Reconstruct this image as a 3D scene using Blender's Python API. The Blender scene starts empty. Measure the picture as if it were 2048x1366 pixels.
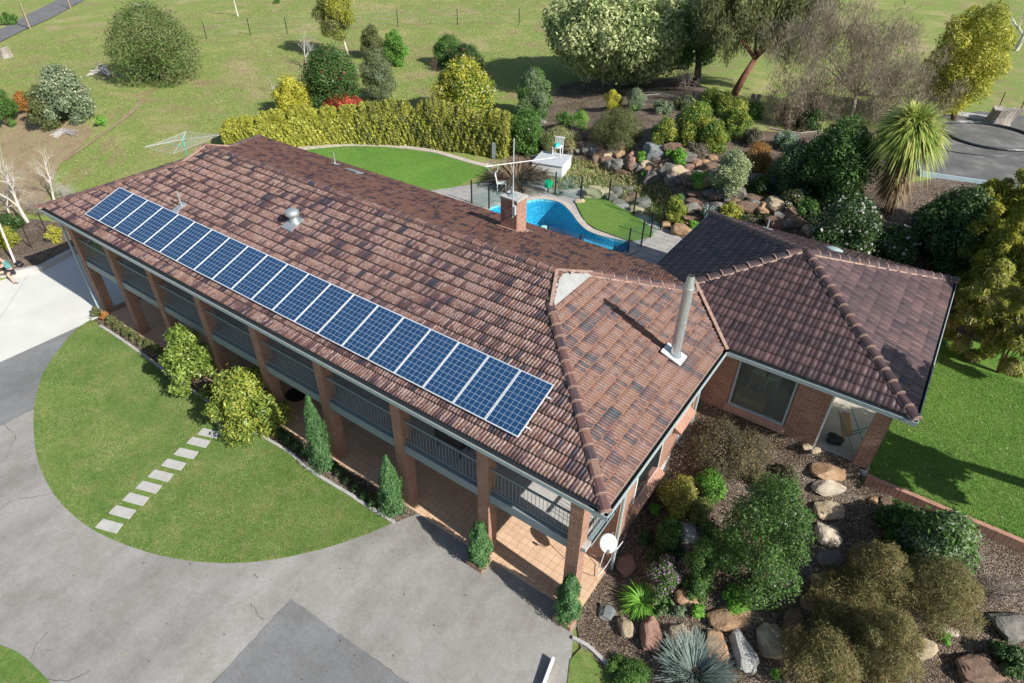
import bpy, bmesh, math, random
import numpy as np
from mathutils import Vector, Matrix
from mathutils.geometry import delaunay_2d_cdt
random.seed(7); RG = np.random.default_rng(11)
R = math.radians
scene = bpy.context.scene
COL = scene.collection
# ------------------------------------------------------------------ camera
E = 4.82                                   # height of the gutters above the verandah slab
CP = np.array([3.2388, -8.4111, 11.2068 + E]); FPX = 1276.47
YAW, PIT, ROL = 0.6049, 0.6395, 0.0182
_f = np.array([-math.cos(PIT)*math.sin(YAW), math.cos(PIT)*math.cos(YAW), -math.sin(PIT)])
_r = np.array([math.cos(YAW), math.sin(YAW), 0.]); _u = np.cross(_r, _f)
CR = _r*math.cos(ROL)+_u*math.sin(ROL); CU = -_r*math.sin(ROL)+_u*math.cos(ROL); CF = _f
cd = bpy.data.cameras.new("camera"); cam = bpy.data.objects.new("camera", cd); COL.objects.link(cam)
cd.sensor_width = 36; cd.lens = FPX/2048*36; cd.clip_end = 5000; cd.clip_start = .1
M = Matrix(((CR[0], CU[0], -CF[0], CP[0]), (CR[1], CU[1], -CF[1], CP[1]), (CR[2], CU[2], -CF[2], CP[2]), (0, 0, 0, 1)))
cam.matrix_world = M; scene.camera = cam
# ------------------------------------------------------------------ light
SAZ, SEL = R(-3.5), R(36)
sdir = Vector((math.cos(SEL)*math.cos(SAZ), math.cos(SEL)*math.sin(SAZ), math.sin(SEL)))
w = bpy.data.worlds.new("World"); scene.world = w; w.use_nodes = True
nt = w.node_tree; nt.nodes.clear()
sky = nt.nodes.new('ShaderNodeTexSky'); sky.sky_type = 'NISHITA'; sky.sun_disc = False
sky.sun_elevation = SEL; sky.sun_rotation = math.pi/2 - SAZ
bg = nt.nodes.new('ShaderNodeBackground'); bg.inputs[1].default_value = .085
wo = nt.nodes.new('ShaderNodeOutputWorld'); nt.links.new(sky.outputs[0], bg.inputs[0]); nt.links.new(bg.outputs[0], wo.inputs[0])
sl = bpy.data.lights.new("sun", 'SUN'); sl.energy = 5.0; sl.angle = R(.55); sl.color = (1, .955, .88)
so = bpy.data.objects.new("sun", sl); COL.objects.link(so); so.rotation_euler = sdir.to_track_quat('Z', 'Y').to_euler()
vs = scene.view_settings; vs.view_transform = 'Standard'; vs.look = 'None'; vs.gamma = 1; vs.exposure = .5; vs.use_curve_mapping = False
scene.cycles.max_bounces = 6; scene.cycles.transparent_max_bounces = 12; scene.cycles.transmission_bounces = 5
scene.cycles.diffuse_bounces = 3
# ------------------------------------------------------------------ terrain heights
def sm(a, b, t): 
    q = np.clip((t-a)/(b-a), 0, 1); return q*q*(3-2*q)
def H(x, y):
    x = np.asarray(x, float); y = np.asarray(y, float)
    hill = .03*np.clip(y-20, 0, 300)
    yb = np.interp(x, [-15, -12, -9.5, -6, -1, 5, 12], [21.6, 21.8, 20.8, 17.6, 17.6, 18.5, 19])
    rear = 2.35 + hill + 1.55*sm(0, 1, (y-yb)/4.4)*sm(-21, -11.5, x)*(1-.8*sm(30, 60, y))
    inner = np.where(y < 8.8, 2.35*sm(3, 8.6, y), rear)
    left = 2.35*sm(1.5, 12.5, y) + .26*np.clip((-31.1-x)/.6, 0, 1)*(1-sm(3, 9, y)) + hill
    pa = np.interp(y, [2.3, 3.7, 5.1, 6.1, 7.2, 7.6], [0, .7, 1.05, 1.6, 1.95, 2.0])
    pb = np.interp(y, [-.6, 1, 3, 5, 7.6], [0, .32, .8, 1.25, 2.0])
    k = sm(-.3, 1.8, x); gard = pa*(1-k)+pb*k
    right = np.where(y < 7.62, gard, np.where(x > 4.4, np.where(y < 17, 2.22+.13*sm(12, 17, y), rear), rear))
    z = np.where(x < -25.3, left, np.where(x < -.6, inner, right))
    return z
def h(x, y): return float(H(x, y))
def ray(px, py):
    return CF + CR*(px-1024)/FPX - CU*(py-683)/FPX
def at(px, py, dz=0.):
    d = ray(px, py); t = 4.; 
    while t < 400:
        p = CP+d*t
        if p[2] <= h(p[0], p[1])+dz: break
        t += .12+t*.004
    lo, hi = t-.7-t*.006, t
    for _ in range(24):
        m = (lo+hi)/2; p = CP+d*m
        if p[2] <= h(p[0], p[1])+dz: hi = m
        else: lo = m
    return CP+d*hi
def atz(px, py, z):
    d = ray(px, py); return CP+d*((z-CP[2])/d[2])
def aty(px, py, y):
    d = ray(px, py); return CP+d*((y-CP[1])/d[1])
def fit(b):
    """box of a bush in the picture -> ground point, radius and height of the bush that stands there"""
    x0, y0, x1, y1 = b; cx, cy = (x0+x1)/2, (y0+y1)/2; hh = 1.
    for _ in range(6):
        p = at(cx, cy, hh/2); v = p-CP; dep = float(v@CF); e = math.asin(-v[2]/np.linalg.norm(v))
        r = (x1-x0)/2*dep/FPX; Eh = (y1-y0)/2*dep/FPX
        q = Eh**2-(r*math.sin(e))**2
        hh = 2*math.sqrt(max(q, (.3*r)**2))/math.cos(e) if q > 0 else .6*r
        hh = max(hh, .55*r)
    return p[0], p[1], h(p[0], p[1]), r, hh
# ------------------------------------------------------------------ materials
def newmat(name):
    m = bpy.data.materials.new(name); m.use_nodes = True; n = m.node_tree.nodes; b = n["Principled BSDF"]; return m, n, m.node_tree.links, b
def ramp(n, stops, interp='LINEAR'):
    r = n.new('ShaderNodeValToRGB'); cr = r.color_ramp; cr.interpolation = interp
    while len(cr.elements) < len(stops): cr.elements.new(.5)
    for e, (p, c) in zip(cr.elements, stops): e.position = p; e.color = (*c, 1)
    return r
def noise(n, l, vec, scale, detail=4, rough=.6, dist=0):
    t = n.new('ShaderNodeTexNoise'); t.inputs['Scale'].default_value = scale; t.inputs['Detail'].default_value = detail
    t.inputs['Roughness'].default_value = rough; t.inputs['Distortion'].default_value = dist
    if vec is not None: l.new(vec, t.inputs['Vector'])
    return t
def geo(n): return n.new('ShaderNodeNewGeometry').outputs['Position']
def mapping(n, l, vec, sc=(1, 1, 1), rot=(0, 0, 0)):
    m = n.new('ShaderNodeMapping'); m.inputs['Scale'].default_value = sc; m.inputs['Rotation'].default_value = rot; l.new(vec, m.inputs[0]); return m.outputs[0]
def mix(n, l, f, a, b, mode='MIX'):
    m = n.new('ShaderNodeMix'); m.data_type = 'RGBA'; m.blend_type = mode
    for s, v in ((m.inputs[0], f), (m.inputs[6], a), (m.inputs[7], b)):
        if isinstance(v, (int, float)): s.default_value = v
        elif isinstance(v, tuple): s.default_value = (*v, 1)
        else: l.new(v, s)
    return m.outputs[2]
def bump(n, l, b, hgt, strength=.5, dist=.02):
    q = n.new('ShaderNodeBump'); q.inputs['Strength'].default_value = strength; q.inputs['Distance'].default_value = dist
    l.new(hgt, q.inputs['Height']); l.new(q.outputs[0], b.inputs['Normal'])
def mottled(name, stops, scale=3, rough=.8, fine=60, bs=.4, bd=.01, detail=8, spec=.3, metal=0, stretch=(1, 1, 1)):
    m, n, l, b = newmat(name); g = mapping(n, l, geo(n), stretch)
    a = noise(n, l, g, scale, detail, .65); r = ramp(n, stops); l.new(a.outputs[0], r.inputs[0])
    f = noise(n, l, g, fine, 3, .7)
    c = mix(n, l, .45, r.outputs[0], f.outputs[0], 'SOFT_LIGHT'); l.new(c, b.inputs['Base Color'])
    b.inputs['Roughness'].default_value = rough; b.inputs['Specular IOR Level'].default_value = spec; b.inputs['Metallic'].default_value = metal
    bump(n, l, b, f.outputs[0], bs, bd); return m
def plain(name, c, rough=.6, metal=0, spec=.5, var=.12):
    m, n, l, b = newmat(name); a = noise(n, l, geo(n), 9, 5, .7)
    r = ramp(n, [(.3, tuple(v*(1-var) for v in c)), (.7, tuple(min(1, v*(1+var)) for v in c))]); l.new(a.outputs[0], r.inputs[0]); l.new(r.outputs[0], b.inputs['Base Color'])
    b.inputs['Roughness'].default_value = rough; b.inputs['Metallic'].default_value = metal; b.inputs['Specular IOR Level'].default_value = spec
    return m
def grass_mat(name, stops, dry, dryamt=.5, patch=.35, fine=45):
    m, n, l, b = newmat(name); g = geo(n)
    a = noise(n, l, g, patch, 6, .68, .4); r = ramp(n, stops); l.new(a.outputs[0], r.inputs[0])
    f = noise(n, l, mapping(n, l, g, (1, 1, .3)), fine, 4, .75); r2 = ramp(n, [(.3, (.25, .25, .25)), (.68, (1, 1, 1))]); l.new(f.outputs[0], r2.inputs[0])
    d = noise(n, l, g, patch*3.1, 7, .7, .6); r3 = ramp(n, [(.52, (0, 0, 0)), (.66, (1, 1, 1))]); l.new(d.outputs[0], r3.inputs[0])
    mu = n.new('ShaderNodeMath'); mu.operation = 'MULTIPLY'; mu.inputs[1].default_value = dryamt; l.new(r3.outputs[0], mu.inputs[0])
    c = mix(n, l, mu.outputs[0], r.outputs[0], dry); sp = noise(n, l, g, 4.5, 6, .85)
    c = mix(n, l, .85, c, sp.outputs[0], 'SOFT_LIGHT')
    c = mix(n, l, .75, c, r2.outputs[0], 'MULTIPLY'); l.new(c, b.inputs['Base Color'])
    b.inputs['Roughness'].default_value = .9; b.inputs['Specular IOR Level'].default_value = .12
    bump(n, l, b, f.outputs[0], .9, .035); return m
MT = {}
MT['field'] = grass_mat('field_grass', [(.30, (.46, .38, .22)), (.40, (.34, .36, .13)), (.50, (.25, .34, .085)), (.60, (.37, .39, .14)), (.72, (.50, .41, .25))], (.36, .26, .16), .85, .16, 20)
MT['lawn'] = grass_mat('mown_lawn', [(.3, (.13, .25, .05)), (.5, (.17, .29, .065)), (.7, (.26, .34, .10))], (.36, .33, .14), .75, .55, 45)
MT['lawnb'] = grass_mat('green_lawn', [(.3, (.12, .26, .045)), (.6, (.17, .34, .06))], (.24, .29, .09), .6, .5, 40)
MT['turf'] = grass_mat('artificial_turf', [(.3, (.16, .28, .055)), (.7, (.19, .32, .07))], (.22, .33, .09), .3, .6, 60)
def mulch_mat():
    m, n, l, b = newmat('bark_mulch'); g = geo(n)
    v = n.new('ShaderNodeTexVoronoi'); v.inputs['Scale'].default_value = 30; l.new(mapping(n, l, g, (1, 1.7, 1), (0, 0, .6)), v.inputs['Vector'])
    s = n.new('ShaderNodeSeparateColor'); l.new(v.outputs['Color'], s.inputs[0])
    r = ramp(n, [(0, (.065, .053, .043)), (.45, (.165, .138, .113)), (.75, (.27, .235, .195)), (.92, (.40, .345, .285)), (1, (.6, .53, .45))]); l.new(s.outputs[0], r.inputs[0])
    a = noise(n, l, g, .7, 6, .7); r2 = ramp(n, [(.35, (.55, .46, .40)), (.65, (1.05, 1, .97))]); l.new(a.outputs[0], r2.inputs[0])
    c = mix(n, l, 1., r.outputs[0], r2.outputs[0], 'MULTIPLY'); l.new(c, b.inputs['Base Color']); b.inputs['Roughness'].default_value = .95
    b.inputs['Specular IOR Level'].default_value = .1; bump(n, l, b, v.outputs['Distance'], 1, .03); return m
MT['mulch'] = mulch_mat()
MT['dirt'] = mottled('bare_earth', [(.3, (.22, .17, .09)), (.5, (.30, .22, .14)), (.7, (.27, .27, .12))], 1.2, .95, 30, .8, .03)
def asphalt(name, a, b_, fine=90):
    m, n, l, b = newmat(name); g = geo(n)
    x = noise(n, l, mapping(n, l, g, (1, .3, 1), (0, 0, .5)), .5, 8, .6, 0); r = ramp(n, [(.3, a), (.7, b_)]); l.new(x.outputs[0], r.inputs[0])
    f = noise(n, l, g, fine, 2, .8); q = ramp(n, [(.3, (.55, .55, .55)), (.7, (1.25, 1.25, 1.25))]); l.new(f.outputs[0], q.inputs[0])
    st = noise(n, l, g, .9, 9, .8, 0); q2 = ramp(n, [(.40, (.80, .775, .74)), (.58, (1, 1, 1))]); l.new(st.outputs[0], q2.inputs[0])
    c = mix(n, l, .8, r.outputs[0], q.outputs[0], 'MULTIPLY'); c = mix(n, l, .9, c, q2.outputs[0], 'MULTIPLY'); md_ = noise(n, l, g, 13, 5, .85); q3 = ramp(n, [(.3, (.84, .83, .82)), (.7, (1.1, 1.1, 1.1))]); l.new(md_.outputs[0], q3.inputs[0]); c = mix(n, l, 1., c, q3.outputs[0], 'MULTIPLY'); l.new(c, b.inputs['Base Color'])
    b.inputs['Roughness'].default_value = .88; b.inputs['Specular IOR Level'].default_value = .3; bump(n, l, b, f.outputs[0], .35, .006); return m
MT['asphalt'] = asphalt('old_asphalt', (.255, .25, .24), (.40, .392, .376))
MT['asphalt2'] = asphalt('dark_asphalt', (.185, .195, .205), (.25, .26, .268))
MT['road'] = asphalt('road_asphalt', (.15, .155, .165), (.20, .205, .215))
MT['concrete'] = mottled('pale_concrete', [(.3, (.55, .55, .51)), (.7, (.63, .63, .595))], .8, .8, 70, .2, .004)
MT['kerb'] = mottled('grey_concrete', [(.3, (.33, .32, .31)), (.7, (.47, .46, .44))], 2.5, .85, 50, .5, .008)
MT['plinth'] = mottled('plinth_concrete', [(.3, (.42, .43, .45)), (.7, (.55, .56, .57))], 1.2, .85, 50, .3, .006)
def brick_mat(name, c1, c2, mort, bw=.24, bh=.086, off=.5, ms=.008, horiz=False, rough=.85, swap=False, var=True):
    m, n, l, b = newmat(name); g = geo(n); s = n.new('ShaderNodeSeparateXYZ'); l.new(g, s.inputs[0]); c = n.new('ShaderNodeCombineXYZ')
    if horiz:
        l.new(s.outputs[1 if swap else 0], c.inputs[0]); l.new(s.outputs[0 if swap else 1], c.inputs[1])
    else:
        ad = n.new('ShaderNodeMath'); ad.operation = 'ADD'; l.new(s.outputs[0], ad.inputs[0]); l.new(s.outputs[1], ad.inputs[1])
        l.new(ad.outputs[0], c.inputs[0]); l.new(s.outputs[2], c.inputs[1])
    t = n.new('ShaderNodeTexBrick'); t.offset = off; t.inputs['Scale'].default_value = 1; t.inputs['Brick Width'].default_value = bw; t.inputs['Row Height'].default_value = bh
    t.inputs['Mortar Size'].default_value = ms; t.inputs['Mortar Smooth'].default_value = .2; t.inputs['Bias'].default_value = 0
    t.inputs['Color1'].default_value = (*c1, 1); t.inputs['Color2'].default_value = (*c2, 1); t.inputs['Mortar'].default_value = (*mort, 1); l.new(c.outputs[0], t.inputs['Vector'])
    a = noise(n, l, g, 3, 7, .75); cc = mix(n, l, .55, t.outputs[0], a.outputs[0], 'SOFT_LIGHT'); f = noise(n, l, g, 45, 3, .8); cc = mix(n, l, .35, cc, f.outputs[0], 'SOFT_LIGHT')
    l.new(cc, b.inputs['Base Color']); b.inputs['Roughness'].default_value = rough; b.inputs['Specular IOR Level'].default_value = .25
    iv = n.new('ShaderNodeMath'); iv.operation = 'SUBTRACT'; iv.inputs[0].default_value = 1; l.new(t.outputs['Fac'], iv.inputs[1]); bump(n, l, b, iv.outputs[0], .7, .008); return m
MT['brick'] = brick_mat('red_brown_brick', (.36, .185, .125), (.27, .13, .09), (.40, .33, .27))
MT['brickcap'] = brick_mat('sill_brick', (.42, .22, .15), (.34, .17, .12), (.42, .36, .30), .11, .5, 0, .01)
MT['paving'] = brick_mat('terracotta_paving', (.66, .46, .31), (.60, .41, .27), (.40, .28, .20), .22, .22, 0, .007, True, .6)
MT['paver'] = brick_mat('stone_pavers', (.37, .35, .33), (.30, .29, .28), (.19, .18, .17), .62, .42, .5, .012, True, .8)
MT['coping'] = brick_mat('pool_coping', (.50, .44, .38), (.44, .39, .34), (.32, .28, .24), .4, .4, 0, .012, True, .7)
def roof_mat(name, stops, rough, streak, tint, tamt):
    m, n, l, b = newmat(name)
    at1 = n.new('ShaderNodeAttribute'); at1.attribute_name = 'rnd'; at2 = n.new('ShaderNodeAttribute'); at2.attribute_name = 'roll'
    uv = n.new('ShaderNodeUVMap'); uv.uv_map = 'UVMap'
    st = noise(n, l, mapping(n, l, uv.outputs[0], (26, 2.0, 1)), 1., 4, .7); big = noise(n, l, mapping(n, l, uv.outputs[0], (1.1, 1.3, 1)), 1., 4, .6)
    def ma(op, a, b_):
        q = n.new('ShaderNodeMath'); q.operation = op
        for i, v in enumerate((a, b_)):
            if isinstance(v, (int, float)): q.inputs[i].default_value = v
            else: l.new(v, q.inputs[i])
        return q.outputs[0]
    f = ma('ADD', ma('MULTIPLY', at1.outputs['Fac'], .72), ma('MULTIPLY', at2.outputs['Fac'], .56))
    f = ma('ADD', f, ma('MULTIPLY', ma('SUBTRACT', st.outputs[0], .5), streak)); f = ma('ADD', f, ma('MULTIPLY', ma('SUBTRACT', big.outputs[0], .5), .55)); bl = noise(n, l, mapping(n, l, uv.outputs[0], (7, 4.5, 1)), 1., 5, .7); f = ma('ADD', f, ma('MULTIPLY', ma('SUBTRACT', bl.outputs[0], .5), streak)); f = ma('ADD', f, -.13)
    r = ramp(n, stops); l.new(f, r.inputs[0]); fn = noise(n, l, geo(n), 40, 4, .8)
    c = mix(n, l, .5, r.outputs[0], fn.outputs[0], 'SOFT_LIGHT'); li = noise(n, l, geo(n), 2.2, 8, .8); lr = ramp(n, [(.55, (0, 0, 0)), (.75, (1, 1, 1))]); l.new(li.outputs[0], lr.inputs[0])
    mu = ma('MULTIPLY', lr.outputs[0], tamt); c = mix(n, l, mu, c, tint)
    l.new(c, b.inputs['Base Color']); b.inputs['Roughness'].default_value = rough; b.inputs['Specular IOR Level'].default_value = .5; bump(n, l, b, fn.outputs[0], .4, .006); return m
MT['tile'] = roof_mat('mottled_terracotta_tiles', [(0, (.022, .027, .042)), (.14, (.055, .04, .048)), (.26, (.115, .052, .042)), (.35, (.055, .038, .044)), (.44, (.19, .11, .09)), (.53, (.33, .245, .215)), (.62, (.105, .045, .038)), (.71, (.26, .155, .095)), (.80, (.36, .28, .24)), (.87, (.09, .06, .065)), (.93, (.18, .058, .034)), (1, (.20, .13, .10))], .56, .9, (.32, .26, .23), .25)
MT['tile_dim'] = roof_mat('rust_tiles_dimmed_for_sun', [(0, (.020, .024, .036)), (.14, (.045, .034, .040)), (.25, (.115, .044, .034)), (.34, (.050, .034, .038)), (.43, (.14, .056, .038)), (.51, (.23, .14, .10)), (.59, (.10, .038, .030)), (.67, (.25, .125, .055)), (.75, (.055, .038, .044)), (.83, (.24, .165, .125)), (.92, (.15, .045, .03)), (1, (.17, .10, .075))], .56, 1.0, (.24, .18, .15), .25)  # darker rust copy of the tiles: sheen difference between slopes put into colour
def tint(m, f):
    for n in m.node_tree.nodes:
        if n.type == 'VALTORGB' and len(n.color_ramp.elements) > 8:
            for e in n.color_ramp.elements: c = e.color; e.color = (c[0]*f[0], c[1]*f[1], c[2]*f[2], 1)
tint(MT['tile_dim'], (.84, .78, .80)); tint(MT['tile'], (1.0, .96, 1.0))  # sunlit end slope dimmed further through its palette
MT['tiled'] = roof_mat('dark_plum_tiles', [(0, (.034, .023, .026)), (.4, (.062, .037, .040)), (.7, (.08, .046, .048)), (1, (.11, .063, .062))], .42, .5, (.14, .10, .10), .25)
MT['under'] = plain('shaded_grimy_tile_lip', (.045, .035, .032), .95)  # shade of the hollow gaps between courses painted in, along with grime
MT['lipt'] = plain('sunlit_worn_tile_edge', (.30, .165, .105), .8, var=.35)  # sunlit look of the end slope's worn course edges put into colour
MT['lipd'] = mottled('dark_edge_sunlit_dots', [(.42, (.06, .045, .045)), (.58, (.34, .30, .29))], 14, .6, 50)  # pale dots paint sun catching the lips of the annex right slope
MT['cap'] = roof_mat('ridge_cap_tiles', [(0, (.05, .045, .055)), (.3, (.10, .06, .06)), (.6, (.15, .078, .065)), (.85, (.20, .105, .08)), (1, (.25, .16, .13))], .42, .4, (.34, .27, .22), .2)
MT['capd'] = roof_mat('dark_ridge_cap_tiles', [(0, (.035, .026, .03)), (.6, (.07, .045, .045)), (1, (.11, .065, .06))], .35, .4, (.2, .15, .14), .15)
MT['mortar'] = plain('pink_mortar', (.33, .22, .175), .9, var=.3)
MT['gutter'] = plain('grey_green_gutter', (.34, .41, .42), .4)
MT['trough'] = plain('dull_black', (.03, .028, .025), .95)  # near-black, shared by gutter trough, flue mouth, mat and tank box
MT['white'] = mottled('white_paint', [(.3, (.68, .70, .68)), (.7, (.82, .83, .81))], 1.5, .6, 30, .3, .005)
MT['whitep'] = plain('white_plastic', (.80, .81, .82), .35)
MT['galv'] = plain('galvanised_steel', (.52, .56, .57), .38, .65)
MT['aerial'] = plain('dull_aluminium', (.50, .52, .53), .5, .2)
MT['dmetal'] = plain('black_metal', (.015, .016, .018), .45)
MT['rail'] = plain('blue_grey_paint', (.20, .25, .27), .5)
MT['wood'] = mottled('weathered_timber', [(.3, (.22, .17, .12)), (.7, (.34, .27, .2))], 3, .85, 50)
MT['soffit'] = plain('soffit_paint', (.40, .42, .40), .7)
MT['teal'] = plain('teal_plastic', (.02, .42, .40), .4)
MT['green'] = plain('green_plastic', (.01, .42, .18), .4)
MT['bark'] = mottled('rough_bark', [(.3, (.10, .07, .05)), (.7, (.20, .14, .10))], 6, .9, 40, .8, .03)
MT['redbark'] = mottled('red_brown_bark', [(.3, (.13, .055, .035)), (.7, (.25, .12, .08))], 4, .9, 40, .8, .03)
MT['palebark'] = mottled('pale_bark', [(.3, (.42, .38, .33)), (.6, (.62, .58, .52)), (.75, (.2, .17, .15))], 7, .8, 30, .6, .02)
MT['twig'] = plain('grey_twigs', (.30, .25, .22), .9, 0, .2, .3)
MT['grtwig'] = plain('silver_twigs', (.42, .40, .38), .9, 0, .2, .3)
def leaf_mat(name, cols, trans=.35, rough=.5, spec=.35, ns=1.6, na=.9):
    m, n, l, b = newmat(name); a = n.new('ShaderNodeAttribute'); a.attribute_name = 'rnd'; k = len(cols)
    r = ramp(n, [(i/max(1, k-1), c) for i, c in enumerate(cols)]); 
    g = noise(n, l, geo(n), ns, 6 if ns < 1 else 3, .65); ad = n.new('ShaderNodeMath'); ad.operation = 'MULTIPLY_ADD'; ad.inputs[1].default_value = na; l.new(g.outputs[0], ad.inputs[0])
    s = n.new('ShaderNodeMath'); s.operation = 'SUBTRACT'; s.inputs[1].default_value = na/2; l.new(a.outputs['Fac'], s.inputs[0]); l.new(s.outputs[0], ad.inputs[2]); l.new(ad.outputs[0], r.inputs[0])
    l.new(r.outputs[0], b.inputs['Base Color']); b.inputs['Roughness'].default_value = rough; b.inputs['Specular IOR Level'].default_value = spec
    t = n.new('ShaderNodeBsdfTranslucent'); l.new(r.outputs[0], t.inputs[0]); mx = n.new('ShaderNodeMixShader'); mx.inputs[0].default_value = trans
    l.new(b.outputs[0], mx.inputs[1]); l.new(t.outputs[0], mx.inputs[2]); l.new(mx.outputs[0], n['Material Output'].inputs[0]); return m
LC = dict(
 green=[(.04, .09, .02), (.07, .15, .03), (.12, .22, .05)], bright=[(.08, .20, .02), (.13, .30, .04), (.2, .38, .07)], dark=[(.02, .045, .014), (.04, .08, .022), (.07, .12, .04)],
 yellow=[(.26, .26, .03), (.46, .45, .05), (.62, .58, .12)], hedge=[(.24, .26, .035), (.44, .46, .06), (.66, .64, .15)], olive=[(.06, .075, .025), (.11, .13, .045), (.18, .19, .08)],
 grey=[(.09, .125, .07), (.155, .205, .12), (.27, .32, .2)], varieg=[(.26, .34, .13), (.48, .54, .25), (.72, .73, .42)], brown=[(.13, .105, .045), (.22, .175, .07), (.33, .26, .11)],
 orange=[(.17, .07, .02), (.32, .14, .035), (.40, .22, .06)], glossy=[(.06, .10, .018), (.14, .2, .035), (.28, .34, .08)], citrus=[(.13, .16, .02), (.24, .26, .04), (.36, .36, .07)],
 cypress=[(.035, .09, .03), (.06, .14, .045), (.10, .2, .07)], flax=[(.12, .085, .055), (.23, .165, .11), (.36, .28, .2)], silver=[(.16, .22, .20), (.27, .34, .31), (.40, .46, .42)],
 plum=[(.05, .05, .035), (.09, .085, .055), (.15, .13, .09)], skirt=[(.17, .11, .05), (.30, .21, .11), (.42, .33, .2)], cab=[(.12, .19, .035), (.25, .31, .07), (.46, .44, .15)], euc=[(.07, .085, .035), (.12, .14, .06), (.2, .2, .1)],
 redl=[(.20, .03, .02), (.38, .07, .04), (.5, .16, .1)], white=[(.6, .57, .52), (.75, .71, .68), (.85, .82, .8)], pink=[(.32, .03, .04), (.45, .07, .08), (.5, .2, .2)], purple=[(.2, .09, .2), (.33, .17, .33), (.45, .3, .42)],
 feather=[(.13, .10, .07), (.2, .16, .115), (.29, .24, .18)], straw=[(.2, .18, .08), (.3, .27, .13), (.4, .36, .2)], cream=[(.5, .47, .3), (.6, .58, .4), (.7, .68, .5)], tamar=[(.12,.10,.075),(.19,.165,.125),(.28,.24,.19)])
LM = {}
def lm(k):
    f_ = 1.12 if k == 'brown' else 1. if k in ('hedge', 'varieg', 'white', 'cream', 'lawn', 'lawnb', 'field', 'flax', 'skirt', 'pink') else 1.12 if k in ('yellow', 'silver') else 1.45
    if k not in LM: LM[k] = leaf_mat('leaves_'+k, [tuple(min(.8, v*f_) for v in c) for c in LC[k]], .25 if k in ('dark', 'glossy') else .35, .38 if k in ('glossy', 'dark') else .55, ns=.7 if k in ('lawn', 'lawnb', 'field') else 1.6, na=2.6 if k in ('lawn', 'field') else 1.6 if k == 'lawnb' else .9)
    return LM[k]
# ------------------------------------------------------------------ object helpers
def link(name, me, mats, parent=None, smooth=False):
    o = bpy.data.objects.new(name, me); COL.objects.link(o)
    for m in (mats if isinstance(mats, (list, tuple)) else [mats]): me.materials.append(m)
    if parent is not None: o.parent = parent; o.matrix_parent_inverse = Matrix.Translation(-Vector(parent.location)) if not parent.rotation_euler.z else parent.matrix_basis.inverted()
    if smooth: me.polygons.foreach_set('use_smooth', [True]*len(me.polygons))
    return o
def tag(o, label=None, cat=None, group=None, kind=None):
    if label: o['label'] = label
    if cat: o['category'] = cat
    if group: o['group'] = group
    if kind: o['kind'] = kind
    return o
def thing(name, loc, label, cat, group=None):
    o = bpy.data.objects.new(name, None); COL.objects.link(o); o.location = loc; o.empty_display_size = .2
    return tag(o, label, cat, group)
class MB:
    def __init__(s): s.v = []; s.f = []; s.mi = []
    def add(s, vs, fs, mi=0):
        k = len(s.v); s.v += [tuple(map(float, q)) for q in vs]; s.f += [tuple(i+k for i in f) for f in fs]; s.mi += [mi]*len(fs); return s
    def box(s, a, b, mi=0):
        (x0, y0, z0), (x1, y1, z1) = a, b
        return s.add([(x0, y0, z0), (x1, y0, z0), (x1, y1, z0), (x0, y1, z0), (x0, y0, z1), (x1, y0, z1), (x1, y1, z1), (x0, y1, z1)],
                     [(0, 3, 2, 1), (4, 5, 6, 7), (0, 1, 5, 4), (1, 2, 6, 5), (2, 3, 7, 6), (3, 0, 4, 7)], mi)
    def bar(s, p, q, wd, ht=None, mi=0, up=(0, 0, 1)):
        p, q = Vector(p), Vector(q); d = (q-p).normalized(); u = Vector(up)
        if abs(d.dot(u)) > .95: u = Vector((0, 1, 0))
        a = d.cross(u).normalized()*wd/2; b = a.cross(d).normalized()*(ht or wd)/2
        vs_ = [c+i*a+j*b for c in (p, q) for i, j in ((-1, -1), (1, -1), (1, 1), (-1, 1))]
        return s.add(vs_, [(0, 1, 2, 3), (7, 6, 5, 4), (0, 4, 5, 1), (1, 5, 6, 2), (2, 6, 7, 3), (3, 7, 4, 0)], mi)
    def tube(s, pts, rad, n=8, mi=0, cap=True):
        pts = [Vector(p) for p in pts]; rs = rad if isinstance(rad, (list, tuple)) else [rad]*len(pts); vs_ = []; k = len(pts)
        for i, p in enumerate(pts):
            d = (pts[min(i+1, k-1)]-pts[max(i-1, 0)]).normalized(); u = Vector((0, 0, 1)) if abs(d.z) < .9 else Vector((1, 0, 0))
            a = d.cross(u).normalized(); b = d.cross(a)
            vs_ += [p+rs[i]*(a*math.cos(2*math.pi*j/n)+b*math.sin(2*math.pi*j/n)) for j in range(n)]
        fs = [(i*n+j, i*n+(j+1) % n, (i+1)*n+(j+1) % n, (i+1)*n+j) for i in range(k-1) for j in range(n)]
        if cap: fs += [tuple(range(n))[::-1], tuple(range((k-1)*n, k*n))]
        return s.add(vs_, fs, mi)
    def poly(s, pts, mi=0): return s.add(pts, [tuple(range(len(pts)))], mi)
    def mesh(s, name='m'):
        me = bpy.data.meshes.new(name); me.from_pydata(s.v, [], s.f); me.polygons.foreach_set('material_index', s.mi); me.update(); return me
    def build(s, name, mats, parent=None, bevel=0, smooth=False):
        me = s.mesh(name)
        if bevel:
            bm = bmesh.new(); bm.from_mesh(me); bmesh.ops.recalc_face_normals(bm, faces=bm.faces)
            bmesh.ops.bevel(bm, geom=bm.edges[:], offset=bevel, segments=1, affect='EDGES', profile=.5); bm.to_mesh(me); bm.free()
        return link(name, me, mats, parent, smooth)
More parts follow.
